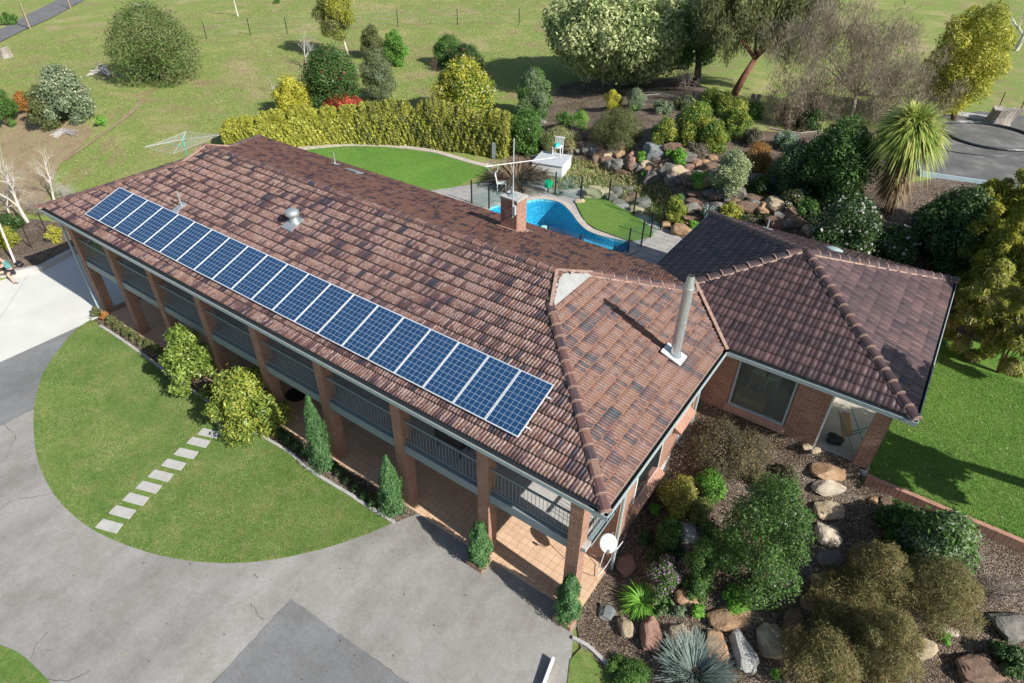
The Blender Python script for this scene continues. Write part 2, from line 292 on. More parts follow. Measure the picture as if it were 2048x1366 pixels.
def npmesh(name, V, F, nper, rnd=None, mi=None):
    """fast mesh: V (n,3), F (m,nper) indices, rnd per face"""
    me = bpy.data.meshes.new(name); V = np.asarray(V, np.float32); F = np.asarray(F, np.int32)
    me.vertices.add(len(V)); me.vertices.foreach_set('co', V.ravel()); me.loops.add(F.size); me.loops.foreach_set('vertex_index', F.ravel())
    me.polygons.add(len(F)); me.polygons.foreach_set('loop_start', np.arange(0, F.size, nper, dtype=np.int32)); me.update(calc_edges=True)
    if rnd is not None:
        a = me.attributes.new('rnd', 'FLOAT', 'FACE'); a.data.foreach_set('value', np.asarray(rnd, np.float32))
    return me
# ------------------------------------------------------------------ foliage
def unit(v): return v/np.maximum(np.linalg.norm(v, axis=1, keepdims=True), 1e-9)
def leaf_geo(P, N, size, asp=.45, droop=0., fold=.15, rnd=None, rg=RG):
    n = len(P); t = rg.normal(size=(n, 3)); t[:, 2] -= droop*2.2; t = unit(t-N*(t*N).sum(1, keepdims=True)); b = np.cross(N, t)
    s = (size*rg.uniform(.5, 1.5, n))[:, None]
    V = np.stack([P-t*s*.5, P+b*s*asp*.5+N*s*fold*.5, P+t*s*.5, P-b*s*asp*.5+N*s*fold*.5], 1).reshape(-1, 3)
    F = np.arange(4*n).reshape(n, 4); r = rg.random(n) if rnd is None else rnd
    return V, F, r
def crown_pts(n, C, RD, inner=.22, up=.25, rg=RG, flat=1.):
    """points spread over a heap of blobs C (k,3) with radii RD (k,)"""
    k = len(C); pr = RD**2; pr = pr/pr.sum(); i = rg.choice(k, n, p=pr); d = rg.normal(size=(n, 3)); d[:, 2] += up; d = unit(d)
    q = rg.uniform(.78, 1.06, n); q = np.where(rg.random(n) < inner, rg.uniform(.35, .8, n), q); q = np.where(rg.random(n) < .10, rg.uniform(1.03, 1.28, n), q); q = q*(1+.15*np.sin(d[:, 0]*5+i)*np.sin(d[:, 1]*4+2*i)+.09*np.sin(d[:, 2]*9+i*3+d[:, 0]*7))
    dd = d.copy(); dd[:, 2] *= flat; P = C[i]+dd*(RD[i]*q)[:, None]
    keep = np.ones(n, bool)
    for j in range(k):
        dj = np.linalg.norm((P-C[j])/np.array([1, 1, flat]), axis=1)/RD[j]; keep &= ~((dj < .62) & (i != j) & (rg.random(n) < .85))
    return P[keep], d[keep], i[keep]
def blobs(x, y, z, r, hh, k, rg, frac=.42, cone=0.):
    C = []; RD = []
    for j in range(k):
        a = j*2.39996+rg.uniform(-.4, .4); zt = (j+.5)/k; zt = zt**.8
        rr = r*math.sqrt(max(0, 1-abs(2*zt*.92-.75)**2.2*.85))*(1-cone*zt); rb = r*frac*rg.uniform(.6, 1.3)*(1-cone*.5*zt)
        rr = max(0, rr-rb*.75); C.append((x+rr*math.cos(a), y+rr*math.sin(a), z+max(rb*.55, hh*zt-rb*.45*zt))); RD.append(rb)
    C.append((x, y, z+hh*.5)); RD.append(min(r, hh*.5)*.72)
    return np.array(C), np.array(RD)
def twigs(x, y, z, r, hh, n, rg, rad=.02, mb=None, lean=.0):
    mb = mb or MB()
    for j in range(n):
        a = rg.uniform(0, 6.28); q = r*rg.uniform(.35, .8); top = (x+q*math.cos(a), y+q*math.sin(a), z+hh*rg.uniform(.6, .9))
        m = (x+q*.4*math.cos(a)+rg.uniform(-.05, .05), y+q*.4*math.sin(a), z+hh*.35)
        mb.tube([(x+rg.uniform(-.05, .05), y+rg.uniform(-.05, .05), z-.08), m, top], [rad, rad*.7, rad*.25], 5)
    return mb
NL = 0
def shrub(name, label, cat, b, col, leaf=.09, dens=1., k=9, frac=.42, asp=.5, droop=0., up=.25, group=None, flower=None, fl=.05, fn=0, cone=0, seed=None, rh=None, bark='bark', second=None, sec=.3, hs=1.):
    """a bush fitted to its box in the photograph"""
    global NL
    x, y, z, r, hh = fit(b) if rh is None else (*rh[:2], h(*rh[:2]), rh[2], rh[3]); hh *= hs*.97; r *= .92
    rg = np.random.default_rng(seed if seed is not None else int(abs(x*131+y*977))+3)
    t = thing(name, (x, y, z), label, cat, group)
    C, RD = blobs(x, y, z, r, hh, k, rg, frac, cone)
    area = 4*math.pi*(RD**2).sum()*.62; n = int(min(30000, max(300, dens*1.9*area/(leaf*leaf*asp*.5+1e-6)))); n = min(n, int(30000*dens))
    P, d, ii = crown_pts(n, C, RD, .22, up, rg); P[:, 2] = np.maximum(P[:, 2], H(P[:, 0], P[:, 1])+.02)
    N = unit(d*.75+rg.normal(size=d.shape)*.55+np.array([0, 0, .35])); rnd = np.clip(rg.random(len(P))*.8+.2*rg.random(len(RD))[ii], 0, 1)
    V, F, rr = leaf_geo(P, N, leaf, asp, droop, rnd=rnd, rg=rg); NL += len(F)
    mats = [lm(col)]; mi = np.zeros(len(F), np.int32)
    if second: mats.append(lm(second)); mi = (rg.random(len(F)) < sec*(.3+1.4*rg.random(len(RD))[ii])).astype(np.int32)
    if flower:
        m = rg.choice(len(P), min(fn, len(P)), replace=False); m = m[P[m, 2] > z+hh*.3]
        for s_ in range(3):
            V2, F2, r2 = leaf_geo(P[m]+d[m]*.05, unit(d[m]+rg.normal(size=(len(m), 3))*.5), fl, .9, rg=rg)
            F = np.concatenate([F, F2+len(V)]); V = np.concatenate([V, V2]); rr = np.concatenate([rr, r2]); mi = np.concatenate([mi, np.full(len(F2), len(mats), np.int32)])
        mats.append(lm(flower))
    me = npmesh('foliage', V, F, 4, rr); me.polygons.foreach_set('material_index', mi); link('foliage', me, mats, t)
    twigs(x, y, z, r, hh, max(4, min(12, int(r*9))), rg, .012+.018*r).build('stems', MT[bark], t)
    return t
def blades(name, label, cat, x, y, z, n, L, wd, col, group=None, droop=.9, spread=1.1, seed=1, up=.25, rad0=.08, t=None, part='leaves', base=None, trunk=None, seg=5, zr=None):
    rg = np.random.default_rng(seed); t = t or thing(name, (x, y, z), label, cat, group)
    a = rg.uniform(0, 6.283, n); el = np.arctan2(rg.uniform(up, 1.6, n), spread*rg.uniform(.5, 1, n)) if zr is None else rg.uniform(zr[0], zr[1], n); ln = L*rg.uniform(.7, 1.12, n)
    D = np.stack([np.cos(a)*np.cos(el), np.sin(a)*np.cos(el), np.sin(el)], 1); S = np.stack([-np.sin(a), np.cos(a), 0*a], 1)
    P0 = np.array([x, y, z])+np.stack([np.cos(a), np.sin(a), 0*a], 1)*rad0*rg.uniform(.2, 1, n)[:, None]
    if base is not None: P0 = P0+base(n, rg)
    V = []; dr = droop*rg.uniform(.6, 1.3, n)
    for i in range(seg+1):
        q = i/seg; c = P0+D*(ln*q)[:, None]; c[:, 2] -= dr*ln*q*q*.6; wq = wd*(1-q**1.8)*.5+.002
        V.append(c-S*wq); V.append(c+S*wq)
    V = np.stack(V, 1); V[:, :, 2] = np.maximum(V[:, :, 2], H(V[:, :, 0], V[:, :, 1])+.015); V = V.reshape(-1, 3); nv = 2*(seg+1)
    F = np.array([[2*i, 2*i+1, 2*i+3, 2*i+2] for i in range(seg)])[None]+np.arange(n)[:, None, None]*nv; F = F.reshape(-1, 4)
    rnd = np.repeat(rg.random(n), seg)
    link(part, npmesh(part, V, F, 4, rnd), lm(col), t); return t
def bptube(mb, p, d, L, r, depth, rg, spread=.55, grav=0., n=5, kids=3, tips=None, shrink=.68):
    """a branch with its side branches"""
    pts = [np.array(p, float)]; d = np.array(d, float); seg = 4
    for i in range(seg):
        d = d+rg.normal(size=3)*.13; d[2] += grav; d /= np.linalg.norm(d); pts.append(pts[-1]+d*L/seg)
    mb.tube(pts, [r*(1-.62*i/seg) for i in range(seg+1)], n, cap=False)
    if depth == 0:
        if tips is not None: tips += [pts[-1], pts[-2]]
        return
    for j in range(kids):
        q = rg.uniform(.45, 1); k = min(seg, int(q*seg)+0); nd = d+rg.normal(size=3)*spread; nd /= np.linalg.norm(nd)
        bptube(mb, pts[k], nd, L*shrink*rg.uniform(.8, 1.15), r*.48, depth-1, rg, spread, grav, max(3, n-1), kids, tips, shrink)
    bptube(mb, pts[-1], d, L*shrink, r*.4, depth-1, rg, spread, grav, max(3, n-1), kids, tips, shrink)
# ------------------------------------------------------------------ ground sheets
def sheet(name, poly, dz, mat, step=.5, flatz=None, label=None, kind='structure'):
    pts = [Vector((p[0], p[1])) for p in poly]; P = []
    for i, p in enumerate(pts):
        q = pts[(i+1) % len(pts)]; k = max(1, int((q-p).length/step)); P += [p+(q-p)*j/k for j in range(k)]
    nb = len(P); xs = [p.x for p in P]; ys = [p.y for p in P]; ins = []
    px_ = np.array([p.x for p in P]); py_ = np.array([p.y for p in P])
    X, Y = np.meshgrid(np.arange(min(xs)+step*.37, max(xs), step), np.arange(min(ys)+step*.41, max(ys), step)); X = X.ravel(); Y = Y.ravel(); c = np.zeros(len(X), bool); j = nb-1
    for i in range(nb):
        cond = ((py_[i] > Y) != (py_[j] > Y)); 
        with np.errstate(divide='ignore', invalid='ignore'): xi = (px_[j]-px_[i])*(Y-py_[i])/(py_[j]-py_[i])+px_[i]
        c ^= cond & (X < xi); j = i
    allp = P+[Vector((a, b_)) for a, b_ in zip(X[c], Y[c])]
    vs_, _, fs, *_r = delaunay_2d_cdt(allp, [(i, (i+1) % nb) for i in range(nb)], [tuple(range(nb))], 1, 1e-4)
    xs = np.array([v.x for v in vs_]); ys = np.array([v.y for v in vs_]); zs = (H(xs, ys) if flatz is None else np.full(len(xs), flatz))+dz
    me = bpy.data.meshes.new(name); me.from_pydata(list(zip(xs, ys, zs)), [], [tuple(f) for f in fs]); me.update()
    if me.polygons and me.polygons[0].normal.z < 0: me.flip_normals()
    o = link(name, me, mat)
    if kind: o['kind'] = kind
    return o
def P2(pts, z=None): return [tuple((at(*p) if z is None else atz(*p, z))[:2]) for p in pts]
def edging(name, line, wd, ht, mat, dz=0., closed=False):
    mb = MB(); L = [Vector(p) for p in line]; out = []
    for i, p in enumerate(L):
        d = (L[min(i+1, len(L)-1)]-L[max(i-1, 0)]).normalized(); nrm = Vector((-d.y, d.x))*wd/2; z = h(p.x, p.y)+dz
        out.append([(p.x-nrm.x, p.y-nrm.y, z-.12), (p.x-nrm.x, p.y-nrm.y, z+ht), (p.x+nrm.x, p.y+nrm.y, z+ht), (p.x+nrm.x, p.y+nrm.y, z-.12)])
    vs_ = [q for s in out for q in s]; fs = [(i*4+j, i*4+(j+1) % 4, i*4+4+(j+1) % 4, i*4+4+j) for i in range(len(L)-1) for j in range(4)]+[(0, 3, 2, 1), (len(vs_)-4, len(vs_)-3, len(vs_)-2, len(vs_)-1)]
    mb.add(vs_, fs); return mb.build(name, mat)
def dense(line, k=6):
    """smooth curve through points"""
    L = [Vector(p) for p in line]; out = []
    for i in range(len(L)-1):
        p0, p1, p2, p3 = L[max(i-1, 0)], L[i], L[i+1], L[min(i+2, len(L)-1)]
        for j in range(k):
            t = j/k; out.append(.5*((2*p1)+(p2-p0)*t+(2*p0-5*p1+4*p2-p3)*t*t+(3*p1-p0-3*p2+p3)*t**3))
    out.append(L[-1]); return [tuple(v) for v in out]
# ================================================================== GROUND
def terrain():
    def ax(a, b, lo, hi, st): 
        fine = list(np.arange(a, b+1e-6, st)); out = []; s = st; c = a
        while c > lo: s = min(s*1.22, 120); c -= s; out.append(c)
        res = out[::-1]+fine; s = st; c = fine[-1]
        while c < hi: s = min(s*1.22, 120); c += s; res.append(c)
        return np.array(res)
    xs = ax(-45, 14, -1500, 1500, .3); ys = ax(-6, 40, -1500, 1500, .3); X, Y = np.meshgrid(xs, ys); Z = H(X, Y)-.02
    nz = RG.normal(size=Z.shape)*.0; Z = Z+nz
    # the pool is dug into the ground
    hole = (X > -15.2) & (X < -6.6) & (Y > 12.0) & (Y < 18.2); Z = np.where(hole, .6, Z)
    V = np.stack([X, Y, Z], 2).reshape(-1, 3); a, b = len(ys), len(xs); i = np.arange(a*b).reshape(a, b)
    F = np.stack([i[:-1, :-1], i[:-1, 1:], i[1:, 1:], i[1:, :-1]], 2).reshape(-1, 4)
    return tag(link('ground', npmesh('ground', V, F, 4), MT['field'], smooth=True), kind='structure')
terrain()
L_, W_, T_ = 25.7595, 10.6278, .3592
AX0, AX1, AY0, AY1 = -3.8936, 5.0036, 7.2436, 15.9173
sheet('driveway', [(-70, -40), (1.2, -40), (1.2, -8), tuple(atz(1140, 1366, 0)[:2]), tuple(atz(1146, 1262, 0)[:2]), (-.35, .38), (-31.2, .38), (-31.6, -3), (-34, -12), (-70, -30)], .010, MT['asphalt'], 2., 0)
sheet('asphalt_patch', [tuple(atz(583, 1199, 0)[:2]), tuple(atz(427, 1366, 0)[:2]), tuple((atz(427, 1366, 0)+3*(atz(427, 1366, 0)-atz(583, 1199, 0)))[:2]), tuple((atz(815, 1366, 0)+(-2., -9, 0))[:2]), tuple(atz(815, 1366, 0)[:2])], .016, MT['asphalt2'], 2., 0)
sheet('asphalt_panel', [(-24.5, -.1)]+P2([(160, 660), (120, 700), (95, 740), (72, 800), (68, 818), (0, 853)], 0)+[(-22.6, -7.), (-24.5, -9.)], .0145, MT['asphalt2'], 2., 0)
sheet('concrete_apron', [(-24.5, -16), (-24.5, .36), (-24.45, 3.4), (-31.35, 3.4), (-31.0, .6), (-32.2, -1.6), (-37, -16)], .022, MT['concrete'], 2., 0)
for k, (a, b) in enumerate((((-31.1, 0.2), (-24.5, -5.2)),)):
    mb = MB(); mb.bar((a[0], a[1], .0225), (b[0], b[1], .0225), .03, .004); tag(mb.build('expansion_joint', MT['kerb']), kind='structure')
sheet('garden_bed', [(-45, -9), (-33.2, -4), (-31.75, -.9), (-30.85, .5), (-31.3, 2.6), (-31.6, 4.0), (-36, 2.6), (-42, -1)], .05, MT['mulch'], .25)
# front lawn island
outer = dense(P2([(185, 638), (150, 662), (120, 698), (88, 745), (71, 800), (68, 860), (76, 920), (98, 972), (130, 1015), (180, 1056), (250, 1090), (345, 1117), (445, 1127), (540, 1121), (640, 1100), (720, 1074), (779, 1050)], 0), 4)
inner = dense(P2([(789, 1046), (731, 1011), (700, 990), (655, 963), (615, 937), (581, 907), (540, 882), (513, 866), (478, 868), (448, 858), (430, 838), (424, 812), (400, 793), (360, 764), (328, 741), (290, 713), (235, 674), (174, 635)], 0), 4)
LAWN1 = outer+inner
sheet('lawn', LAWN1, .024, MT['lawn'], .5, 0)
tag(edging('garden_edging', inner[:-2], .11, .05, MT['kerb']), kind='structure')
sheet('garden_bed', inner+[(-24.9, -.1), (-24.4, .36), (-6.2, .36)], .018, MT['mulch'], .6, 0)
sheet('lawn', dense(P2([(-60, 1262), (0, 1290), (40, 1308), (72, 1336), (100, 1366), (112, 1395), (100, 1440), (-60, 1500)], 0), 4), .024, MT['lawn'], .5, 0)
# right-hand garden
gb = [(-.6, .36), (.02, -.42), (1.2, -1.6), (3, -3.5), (16, -3.5), (16, 7.4), (4.5, 7.5), (4.4, 7.8), (-.55, 7.8), (-.55, 2.1)]
sheet('garden_bed', gb, .02, MT['mulch'], .3)
el = dense(P2([(1145, 1277), (1175, 1294), (1205, 1322), (1235, 1350), (1262, 1385), (1275, 1420)], 0), 4)
tag(edging('garden_edging', el, .09, .06, MT['kerb'], .02), kind='structure')
sheet('lawn', P2([(1163, 1296), (1180, 1305), (1203, 1326), (1232, 1355), (1256, 1388), (1265, 1430), (1120, 1450), (1135, 1366), (1140, 1320)], 0), .030, MT['lawn'], .4, 0)
sheet('lawn', [(4.55, 7.62), (26, 7.55), (26, 16.5), (12, 17.2), (4.55, 16.6)], .03, MT['lawnb'], .6)
# rear garden
pav = [(-19.3, 10.0), (-18.6, 14.4), (-18.0, 15.3)]+[(-16.8, 17.2), (-16.2, 19.2), (-13.6, 20.9), (-9.5, 19.9), (-5.6, 17.9), (-3.6, 16.4), (-3.6, 10.0)]
POOL = dense(P2([(1030, 415), (1052, 404), (1078, 400), (1104, 402), (1125, 410), (1143, 428), (1158, 448), (1176, 463), (1205, 474), (1240, 482), (1257, 487)], 2.37)+[(-6.95, 15.2), (-7.6, 14.2), (-9.0, 13.75), (-10.8, 13.35), (-12.6, 13.3), (-14.0, 14.2), (-14.45, 15.4)]+P2([(1030, 415)], 2.37), 5)[:-1]
def ring_sheet(name, outerp, innerp, dz, mat, z0):
    P = [Vector(p) for p in outerp+innerp]; a = len(outerp); b = len(innerp)
    vs_, _, fs, ov, *_ = delaunay_2d_cdt(P, [(i, (i+1) % a) for i in range(a)]+[(a+i, a+(i+1) % b) for i in range(b)], [], 0, 1e-4)
    def inside(q, poly):
        c = False; j = len(poly)-1
        for i in range(len(poly)):
            if (poly[i][1] > q.y) != (poly[j][1] > q.y) and q.x < (poly[j][0]-poly[i][0])*(q.y-poly[i][1])/(poly[j][1]-poly[i][1])+poly[i][0]: c = not c
            j = i
        return c
    keep = []
    for f in fs:
        q = sum((vs_[i] for i in f), Vector((0, 0)))/len(f)
        if inside(q, outerp) and not inside(q, innerp): keep.append(tuple(f))
    me = bpy.data.meshes.new(name); me.from_pydata([(v.x, v.y, z0+dz) for v in vs_], [], keep); me.update()
    if me.polygons[0].normal.z < 0: me.flip_normals()
    return tag(link(name, me, mat), kind='structure')
def offset(poly, d):
    L = [Vector(p) for p in poly]; n = len(L); out = []
    ar = sum(L[i].x*L[(i+1) % n].y-L[(i+1) % n].x*L[i].y for i in range(n)); s = -1 if ar > 0 else 1
    for i in range(n):
        t = (L[(i+1) % n]-L[i-1]).normalized(); out.append(tuple(L[i]+Vector((-t.y, t.x))*d*s))
    return out
COP = offset(POOL, .33)
ring_sheet('pool_deck', pav, COP, .04, MT['paver'], 2.35)
ring_sheet('pool_deck', COP, POOL, .075, MT['coping'], 2.35)
def water_mat():
    m, n, l, b = newmat('pool_water'); g = geo(n); a = noise(n, l, g, 5, 4, .6, .8); b.inputs['Base Color'].default_value = (.45, .85, 1, 1)
    b.inputs['Roughness'].default_value = .04; bump(n, l, b, a.outputs[0], .5, .05)
    t_ = n.new('ShaderNodeBsdfTransparent'); t_.inputs[0].default_value = (.42, .80, .93, 1); gg = n.new('ShaderNodeBsdfGlossy'); gg.inputs['Roughness'].default_value = .05; l.new(b.inputs['Normal'].links[0].from_socket, gg.inputs['Normal'])
    mx = n.new('ShaderNodeMixShader'); mx.inputs[0].default_value = .06; l.new(t_.outputs[0], mx.inputs[1]); l.new(gg.outputs[0], mx.inputs[2]); l.new(mx.outputs[0], n['Material Output'].inputs[0]); return m
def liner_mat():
    m, n, l, b = newmat('pool_interior_caustics'); v = n.new('ShaderNodeTexVoronoi'); v.inputs['Scale'].default_value = 9; v.feature = 'DISTANCE_TO_EDGE'; l.new(mapping(n, l, geo(n)), v.inputs['Vector'])
    r = ramp(n, [(0, (.42, .80, .84)), (.07, (.08, .44, .58)), (.5, (.025, .24, .39))]); l.new(v.outputs[0], r.inputs[0]); l.new(r.outputs[0], b.inputs['Base Color']); b.inputs['Roughness'].default_value = .5; return m  # pale net of lines paints rippling caustic light on the liner
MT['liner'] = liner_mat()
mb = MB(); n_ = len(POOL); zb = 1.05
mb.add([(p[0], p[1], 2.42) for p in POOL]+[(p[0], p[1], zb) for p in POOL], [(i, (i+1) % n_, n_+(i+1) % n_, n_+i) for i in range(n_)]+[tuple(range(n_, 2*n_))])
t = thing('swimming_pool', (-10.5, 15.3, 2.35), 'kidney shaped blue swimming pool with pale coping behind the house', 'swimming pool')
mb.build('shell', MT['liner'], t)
lp = P2([(1168, 463), (1190, 470), (1215, 480), (1238, 490), (1215, 502), (1185, 492), (1168, 478)], 2.1)
m2 = MB(); k = len(lp); m2.add([(p[0], p[1], 1.98) for p in lp]+[(p[0], p[1], zb) for p in lp], [tuple(range(k))]+[(i, k+i, k+(i+1) % k, (i+1) % k) for i in range(k)]); m2.build('bench_step', plain('pale_blue_step', (.16, .58, .72), .5), t)
wat = sheet('water', POOL, -.06, water_mat(), .4, 2.35)
tf = dense(P2([(1150, 402), (1180, 397), (1215, 404), (1262, 430), (1300, 455), (1312, 472), (1282, 492), (1252, 483)], 2.37), 3)
tf2 = P2([(1148, 400), (1175, 394), (1215, 402), (1265, 428), (1302, 456), (1308, 472), (1280, 488)], 2.37)+offset(POOL, .36)[35:50][::-1]
tfp = P2([(1149, 402), (1180, 395), (1217, 403), (1267, 429), (1304, 458), (1306, 474), (1262, 484), (1225, 471), (1190, 458), (1170, 444), (1160, 425)], 2.40)
sheet('artificial_turf', tfp, .09, MT['turf'], .5, 2.35)
lawn2 = P2([(520, 285), (595, 299), (660, 294), (725, 291), (785, 293), (830, 298), (872, 305), (925, 320), (985, 336), (930, 365), (885, 386)], 2.37)+[(-18.7, 10.2), (-29.5, 10.2), (-30, 12.5)]
sheet('lawn', lawn2, .03, MT['lawnb'], .6, 2.35)
edge2 = dense(P2([(585, 300), (640, 294), (700, 290), (760, 291), (815, 296), (865, 303), (905, 314), (950, 327), (988, 334)], 2.37), 4)
tag(edging('garden_path', edge2, .42, .07, MT['coping']), kind='structure')
mul = [at(*p)[:2] for p in [(1008, 320), (1010, 250), (1070, 225), (1105, 200), (1120, 172), (1180, 160), (1260, 150), (1380, 160), (1425, 192), (1462, 238), (1500, 262), (1600, 266), (1700, 268), (1760, 290)]]
mul += [(2.2, 26.5), (3.5, 28.5), (12, 28.5), (12, 19.5), (12, 17.3), (4.6, 16.7), (4.3, 12), (-3.8, 12), (-3.8, 16.5), (-5.7, 18.0), (-9.6, 20.0), (-13.6, 21.0), (-16.2, 19.4)]
sheet('garden_bed', mul, .03, MT['mulch'], .45)
sheet('garden_bed', [at(*p)[:2] for p in [(0, 470), (60, 445), (120, 445), (165, 470), (175, 495)]]+[(-31.5, 4.2)]+[tuple(atz(*q, .2)[:2]) for q in ((151, 497), (118, 514), (82, 533), (40, 541), (0, 549), (-60, 556))]+[(-50, -8)], .03, MT['mulch'], .5)
sheet('bare_earth', dense([at(*p)[:2] for p in [(0, 200), (60, 230), (175, 250), (170, 285), (120, 330), (90, 400), (0, 440)]], 3), .025, MT['dirt'], .6)
sheet('road', [at(*p)[:2] for p in [(-60, 92), (0, 60), (60, 28), (125, -5), (178, -5), (100, 38), (45, 62), (0, 85), (-60, 118)]], .05, MT['road'], 2.)
tr = dense([at(*p)[:2] for p in [(110, 332), (160, 300), (215, 262), (255, 232), (285, 200)]], 4)
def ribbon(name, line, wd, dz, mat):
    L = [Vector(p) for p in line]; V = []; 
    for i, p in enumerate(L):
        d = (L[min(i+1, len(L)-1)]-L[max(i-1, 0)]).normalized(); nn = Vector((-d.y, d.x))*wd/2*(.7+.5*random.random())
        for s in (-1, 1): q = p+s*nn; V.append((q.x, q.y, h(q.x, q.y)+dz))
    mb = MB(); mb.add(V, [(2*i+1, 2*i, 2*i+2, 2*i+3) for i in range(len(L)-1)]); return tag(mb.build(name, mat), kind='structure')
ribbon('dirt_track', tr, .34, .03, MT['dirt'])
# cracks in the old asphalt
crackm = plain('crack_brown', (.13, .11, .085), .95)  # plain dark brown for crack and joint lines
def crack(name, px, wd=.022):
    pts = dense(P2(px, 0), 5); L = [(p[0]+random.uniform(-.03, .03), p[1]+random.uniform(-.03, .03)) for p in pts]; V = []
    for i, p in enumerate(L):
        p = Vector(p); q = Vector(L[min(i+1, len(L)-1)])-Vector(L[max(i-1, 0)]); q.normalize(); nn = Vector((-q.y, q.x))*wd*random.uniform(.2, .7)
        for s in (-1, 1): a = p+s*nn; V.append((a.x, a.y, .0125))
    mb = MB(); mb.add(V, [(2*i+1, 2*i, 2*i+2, 2*i+3) for i in range(len(L)-1)]); tag(mb.build(name, crackm), kind='structure')
for c in ([(0, 1019), (30, 1000), (62, 996), (104, 986)], [(500, 1208), (512, 1220), (520, 1233), (525, 1240)], [(62, 1318), (72, 1295), (80, 1283), (95, 1266)], [(92, 1357), (130, 1363), (150, 1357), (182, 1341)], [(62, 930), (72, 935), (70, 950)], [(0, 925), (20, 908)], [(506, 1148), (516, 1156)], [(80, 1304), (105, 1300)], [(0, 845), (30, 870), (22, 892)]): crack('asphalt_crack', c)
crack('asphalt_joint', [(583, 1199), (620, 1226), (700, 1285), (770, 1332), (818, 1368)], .018); crack('asphalt_joint', [(583, 1199), (530, 1255), (480, 1310), (427, 1367)], .022); crack('asphalt_joint', [(0, 853), (35, 835), (68, 818)], .018)
# ================================================================== HOUSE
CP_, SP_ = math.cos(math.atan(T_)), math.sin(math.atan(T_))
def slope(name, O, U, Vh, lu, lv, clips, mat, parent, tw=.3, ch=.345, v0=.11, seed=0, label=None, lip='under', lh=.068):
    rg = np.random.default_rng(seed); O = np.array(O, float); U = np.array(U, float); Vh = np.array(Vh, float)
    nt_ = int(math.ceil(lu/tw)); nc = int(math.ceil((lv-v0)/ch)); prof = [0, .030, .041, .027]*3 if mat in (MT['tile'], MT['tile_dim']) else [0, .026, .036, .034, .020, 0, .024, .022]; npf = len(prof)
    us = np.array([(i+k/npf)*tw for i in range(nt_) for k in range(npf)]+[nt_*tw]); pr = np.array(prof*nt_+[0]); n = len(us)
    V = []; F = []; rnd = []; roll = []; uv = []; lipf = []
    jit = rg.uniform(-.004, .004, (nc, n))
    for j in range(nc):
        a = v0+j*ch; b = a+ch+.05; base = 3*n*j
        for vv, zz in ((a+.012, -.015+0*pr), (a, lh+pr+jit[j]), (b, .004+pr*.9)):
            P = O[None]+np.outer(us, [U[0], U[1], 0])+np.array([Vh[0], Vh[1], 0])*(vv*CP_)
            P[:, 2] = O[2]+vv*SP_+zz; V.append(P); uv.append(np.stack([us, np.full(n, vv+j*.37)], 1))
        i = np.arange(n-1)
        F.append(np.stack([base+i, base+i+1, base+n+i+1, base+n+i], 1)); F.append(np.stack([base+n+i, base+n+i+1, base+2*n+i+1, base+2*n+i], 1))
        tr_ = rg.random(nt_)*.88+.12*rg.random(); rl = rg.random(nt_*3 if npf == 12 else nt_*2); lipf += [np.ones(n-1, np.int32), np.zeros(n-1, np.int32)]; rnd += [np.repeat(tr_, npf)]*2; roll += [np.repeat(rl, 4) if npf == 12 else np.repeat(rl.reshape(-1, 2), [5, 3], axis=1).ravel()]*2
    V = np.concatenate(V); F = np.concatenate(F); uv = np.concatenate(uv)
    if U[0]*Vh[1]-U[1]*Vh[0] < 0: F = F[:, ::-1]
    me = npmesh(name, V, F, 4, np.concatenate(rnd)); at_ = me.attributes.new('roll', 'FLOAT', 'FACE'); at_.data.foreach_set('value', np.concatenate(roll).astype(np.float32))
    me.polygons.foreach_set('material_index', np.concatenate(lipf))
    ul = me.uv_layers.new(name='UVMap'); ul.data.foreach_set('uv', uv[F.ravel()].astype(np.float32).ravel())
    bm = bmesh.new(); bm.from_mesh(me)
    for (p, nrm) in clips:
        bmesh.ops.bisect_plane(bm, geom=bm.verts[:]+bm.edges[:]+bm.faces[:], plane_co=(p[0], p[1], 0), plane_no=(nrm[0], nrm[1], 0), clear_outer=True)
    bm.to_mesh(me); bm.free(); o = link(name, me, [mat, MT[lip]], parent)
    if label: o['label'] = label
    return o
